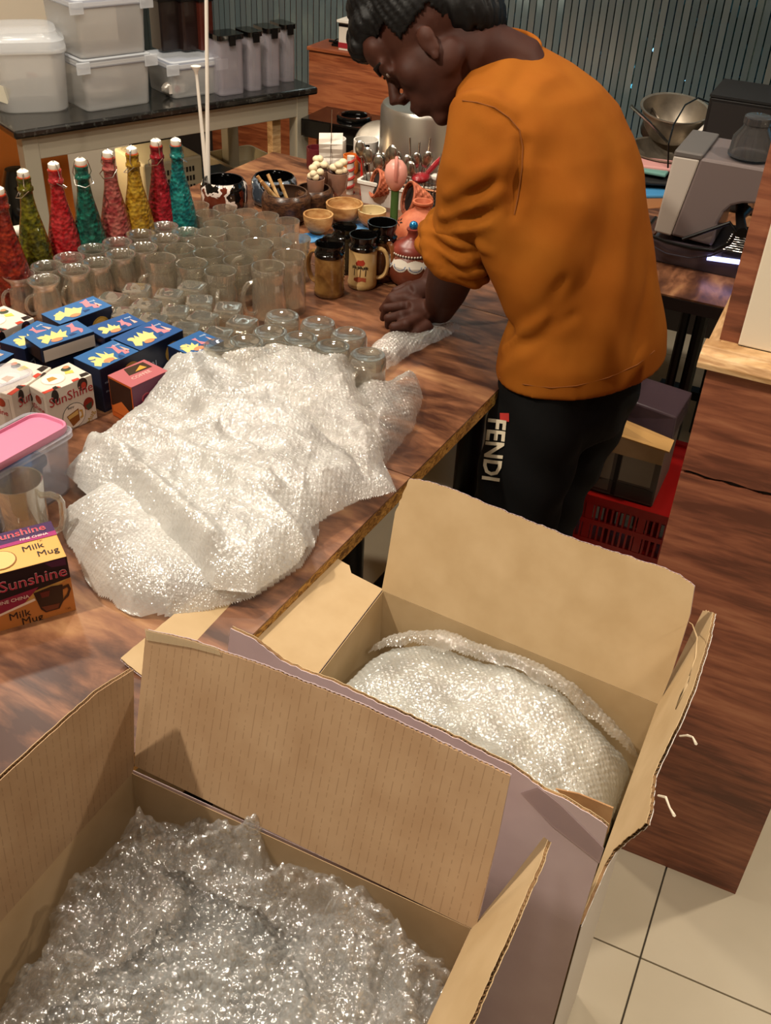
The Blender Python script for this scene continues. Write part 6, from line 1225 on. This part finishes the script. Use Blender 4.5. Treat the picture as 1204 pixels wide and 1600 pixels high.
# track pants
tr = MB(); c0 = info[0][0]; e0 = info[0][1]
def pring(c, a, b_): return [c+SH*a*cos(t)+FH*b_*sin(t) for t in np.linspace(0, 2*pi, 33)[:-1]]
tr.loft([pring(c0+RZ*.05, .13, .085), pring(c0+RZ*.015, .15, .10), pring(c0-RZ*.06-RU*.01-RV*.01, .175, .118), pring(c0-RZ*.14-RU*.02-RV*.02, .165, .108)])
for a, k_, f_ in ((La, lk, lf), (Ra, rk_, rf)): tr.tube([a+RZ*.025, a*.62+k_*.38, k_+RZ*.02, k_-RZ*.1, f_+RZ*.0], [.086, .096, .086, .074, .058], 24)
Vt, Nt, Ft = evaluated(tr, .009, 6)
Vt = Vt+Nt*(.003*np.sin(Vt[:, 2]*60+Vt[:, 0]*30+2*np.sin(Vt[:, 1]*25)))[:, None]
m_tr = mat('black_track_cloth', '#070707', .85, bump=(300, .2, .0006), spec=.2)
tp_ = obj('track_pants', (Vt, Ft), m_tr, mc, smooth=True); tp_.data.shade_smooth()
bt = bvh_of(Vt, Ft)
# shoes
for f_ in (lf, rf):
    mm = MB(); mm.loft([[f_*[1, 1, 0]+RZ*z_+FH*(.045+.15*cos(t)*s_*.95)+SH*.048*sin(t)*s_ for t in np.linspace(0, 2*pi, 25)[:-1]] for z_, s_ in ((.0, .95), (.02, 1), (.045, .92), (.07, .65))]); mm.tube([f_-RZ*.04, f_+RZ*.02], [.05, .045], 16)
    obj('shoe', mm, mat('dark_shoe', '#161414', .5), mc, smooth='auto')
# lettering down the thigh, laid on the cloth
def lay(mb, bvh, M, out=.0035):
    b_ = bmesh.new(); me_ = bpy.data.meshes.new('t'); me_.from_pydata(mb.v, [], mb.f); b_.from_mesh(me_); bmesh.ops.triangulate(b_, faces=b_.faces)
    for _ in range(3): bmesh.ops.subdivide_edges(b_, edges=[e for e in b_.edges if e.calc_length() > .004], cuts=1, use_grid_fill=True)
    bmesh.ops.triangulate(b_, faces=b_.faces); mb.v = [tuple(v.co) for v in b_.verts]; mb.f = [tuple(v.index for v in f.verts) for f in b_.faces]; mb.mi = [0]*len(mb.f); b_.free(); bpy.data.meshes.remove(me_)
    v2 = []
    for v in mb.v:
        p = np.array(v); d = unit(p-CAMP); h_ = bvh.ray_cast(Vector(CAMP), Vector(d))
        v2.append(tuple(np.array(h_[0])+np.array(h_[1])*out) if h_[0] is not None else tuple(p))
    mb.v = v2; return mb
def decal(body_, size, pa, pb, bold):
    a, q = on_mesh(bt, *pa), on_mesh(bt, *pb)
    x = unit(q-a); n_ = unit(CAMP-a); n_ = unit(n_-x*(n_@x)); return lay(text_mesh(body_, size, frame((a+q)/2, x, z=n_), 0, bold=bold, space=1.0), bt, None)
obj('lettering', decal('FENDI', .046, (776, 668), (768, 738), .0012), mat('print_cream', '#cbbfa6', .6), tp_)
a = on_mesh(bt, 789, 652); sq_ = MB()
if a is not None:
    x = CR*.0085; y = CU*.008; sq_.add([a-x-y, a+x-y, a+x+y, a-x+y], [(0, 1, 2, 3)]); obj('red_patch', lay(sq_, bt, None, .002), mat('red_patch', '#b3302c', .5), tp_)
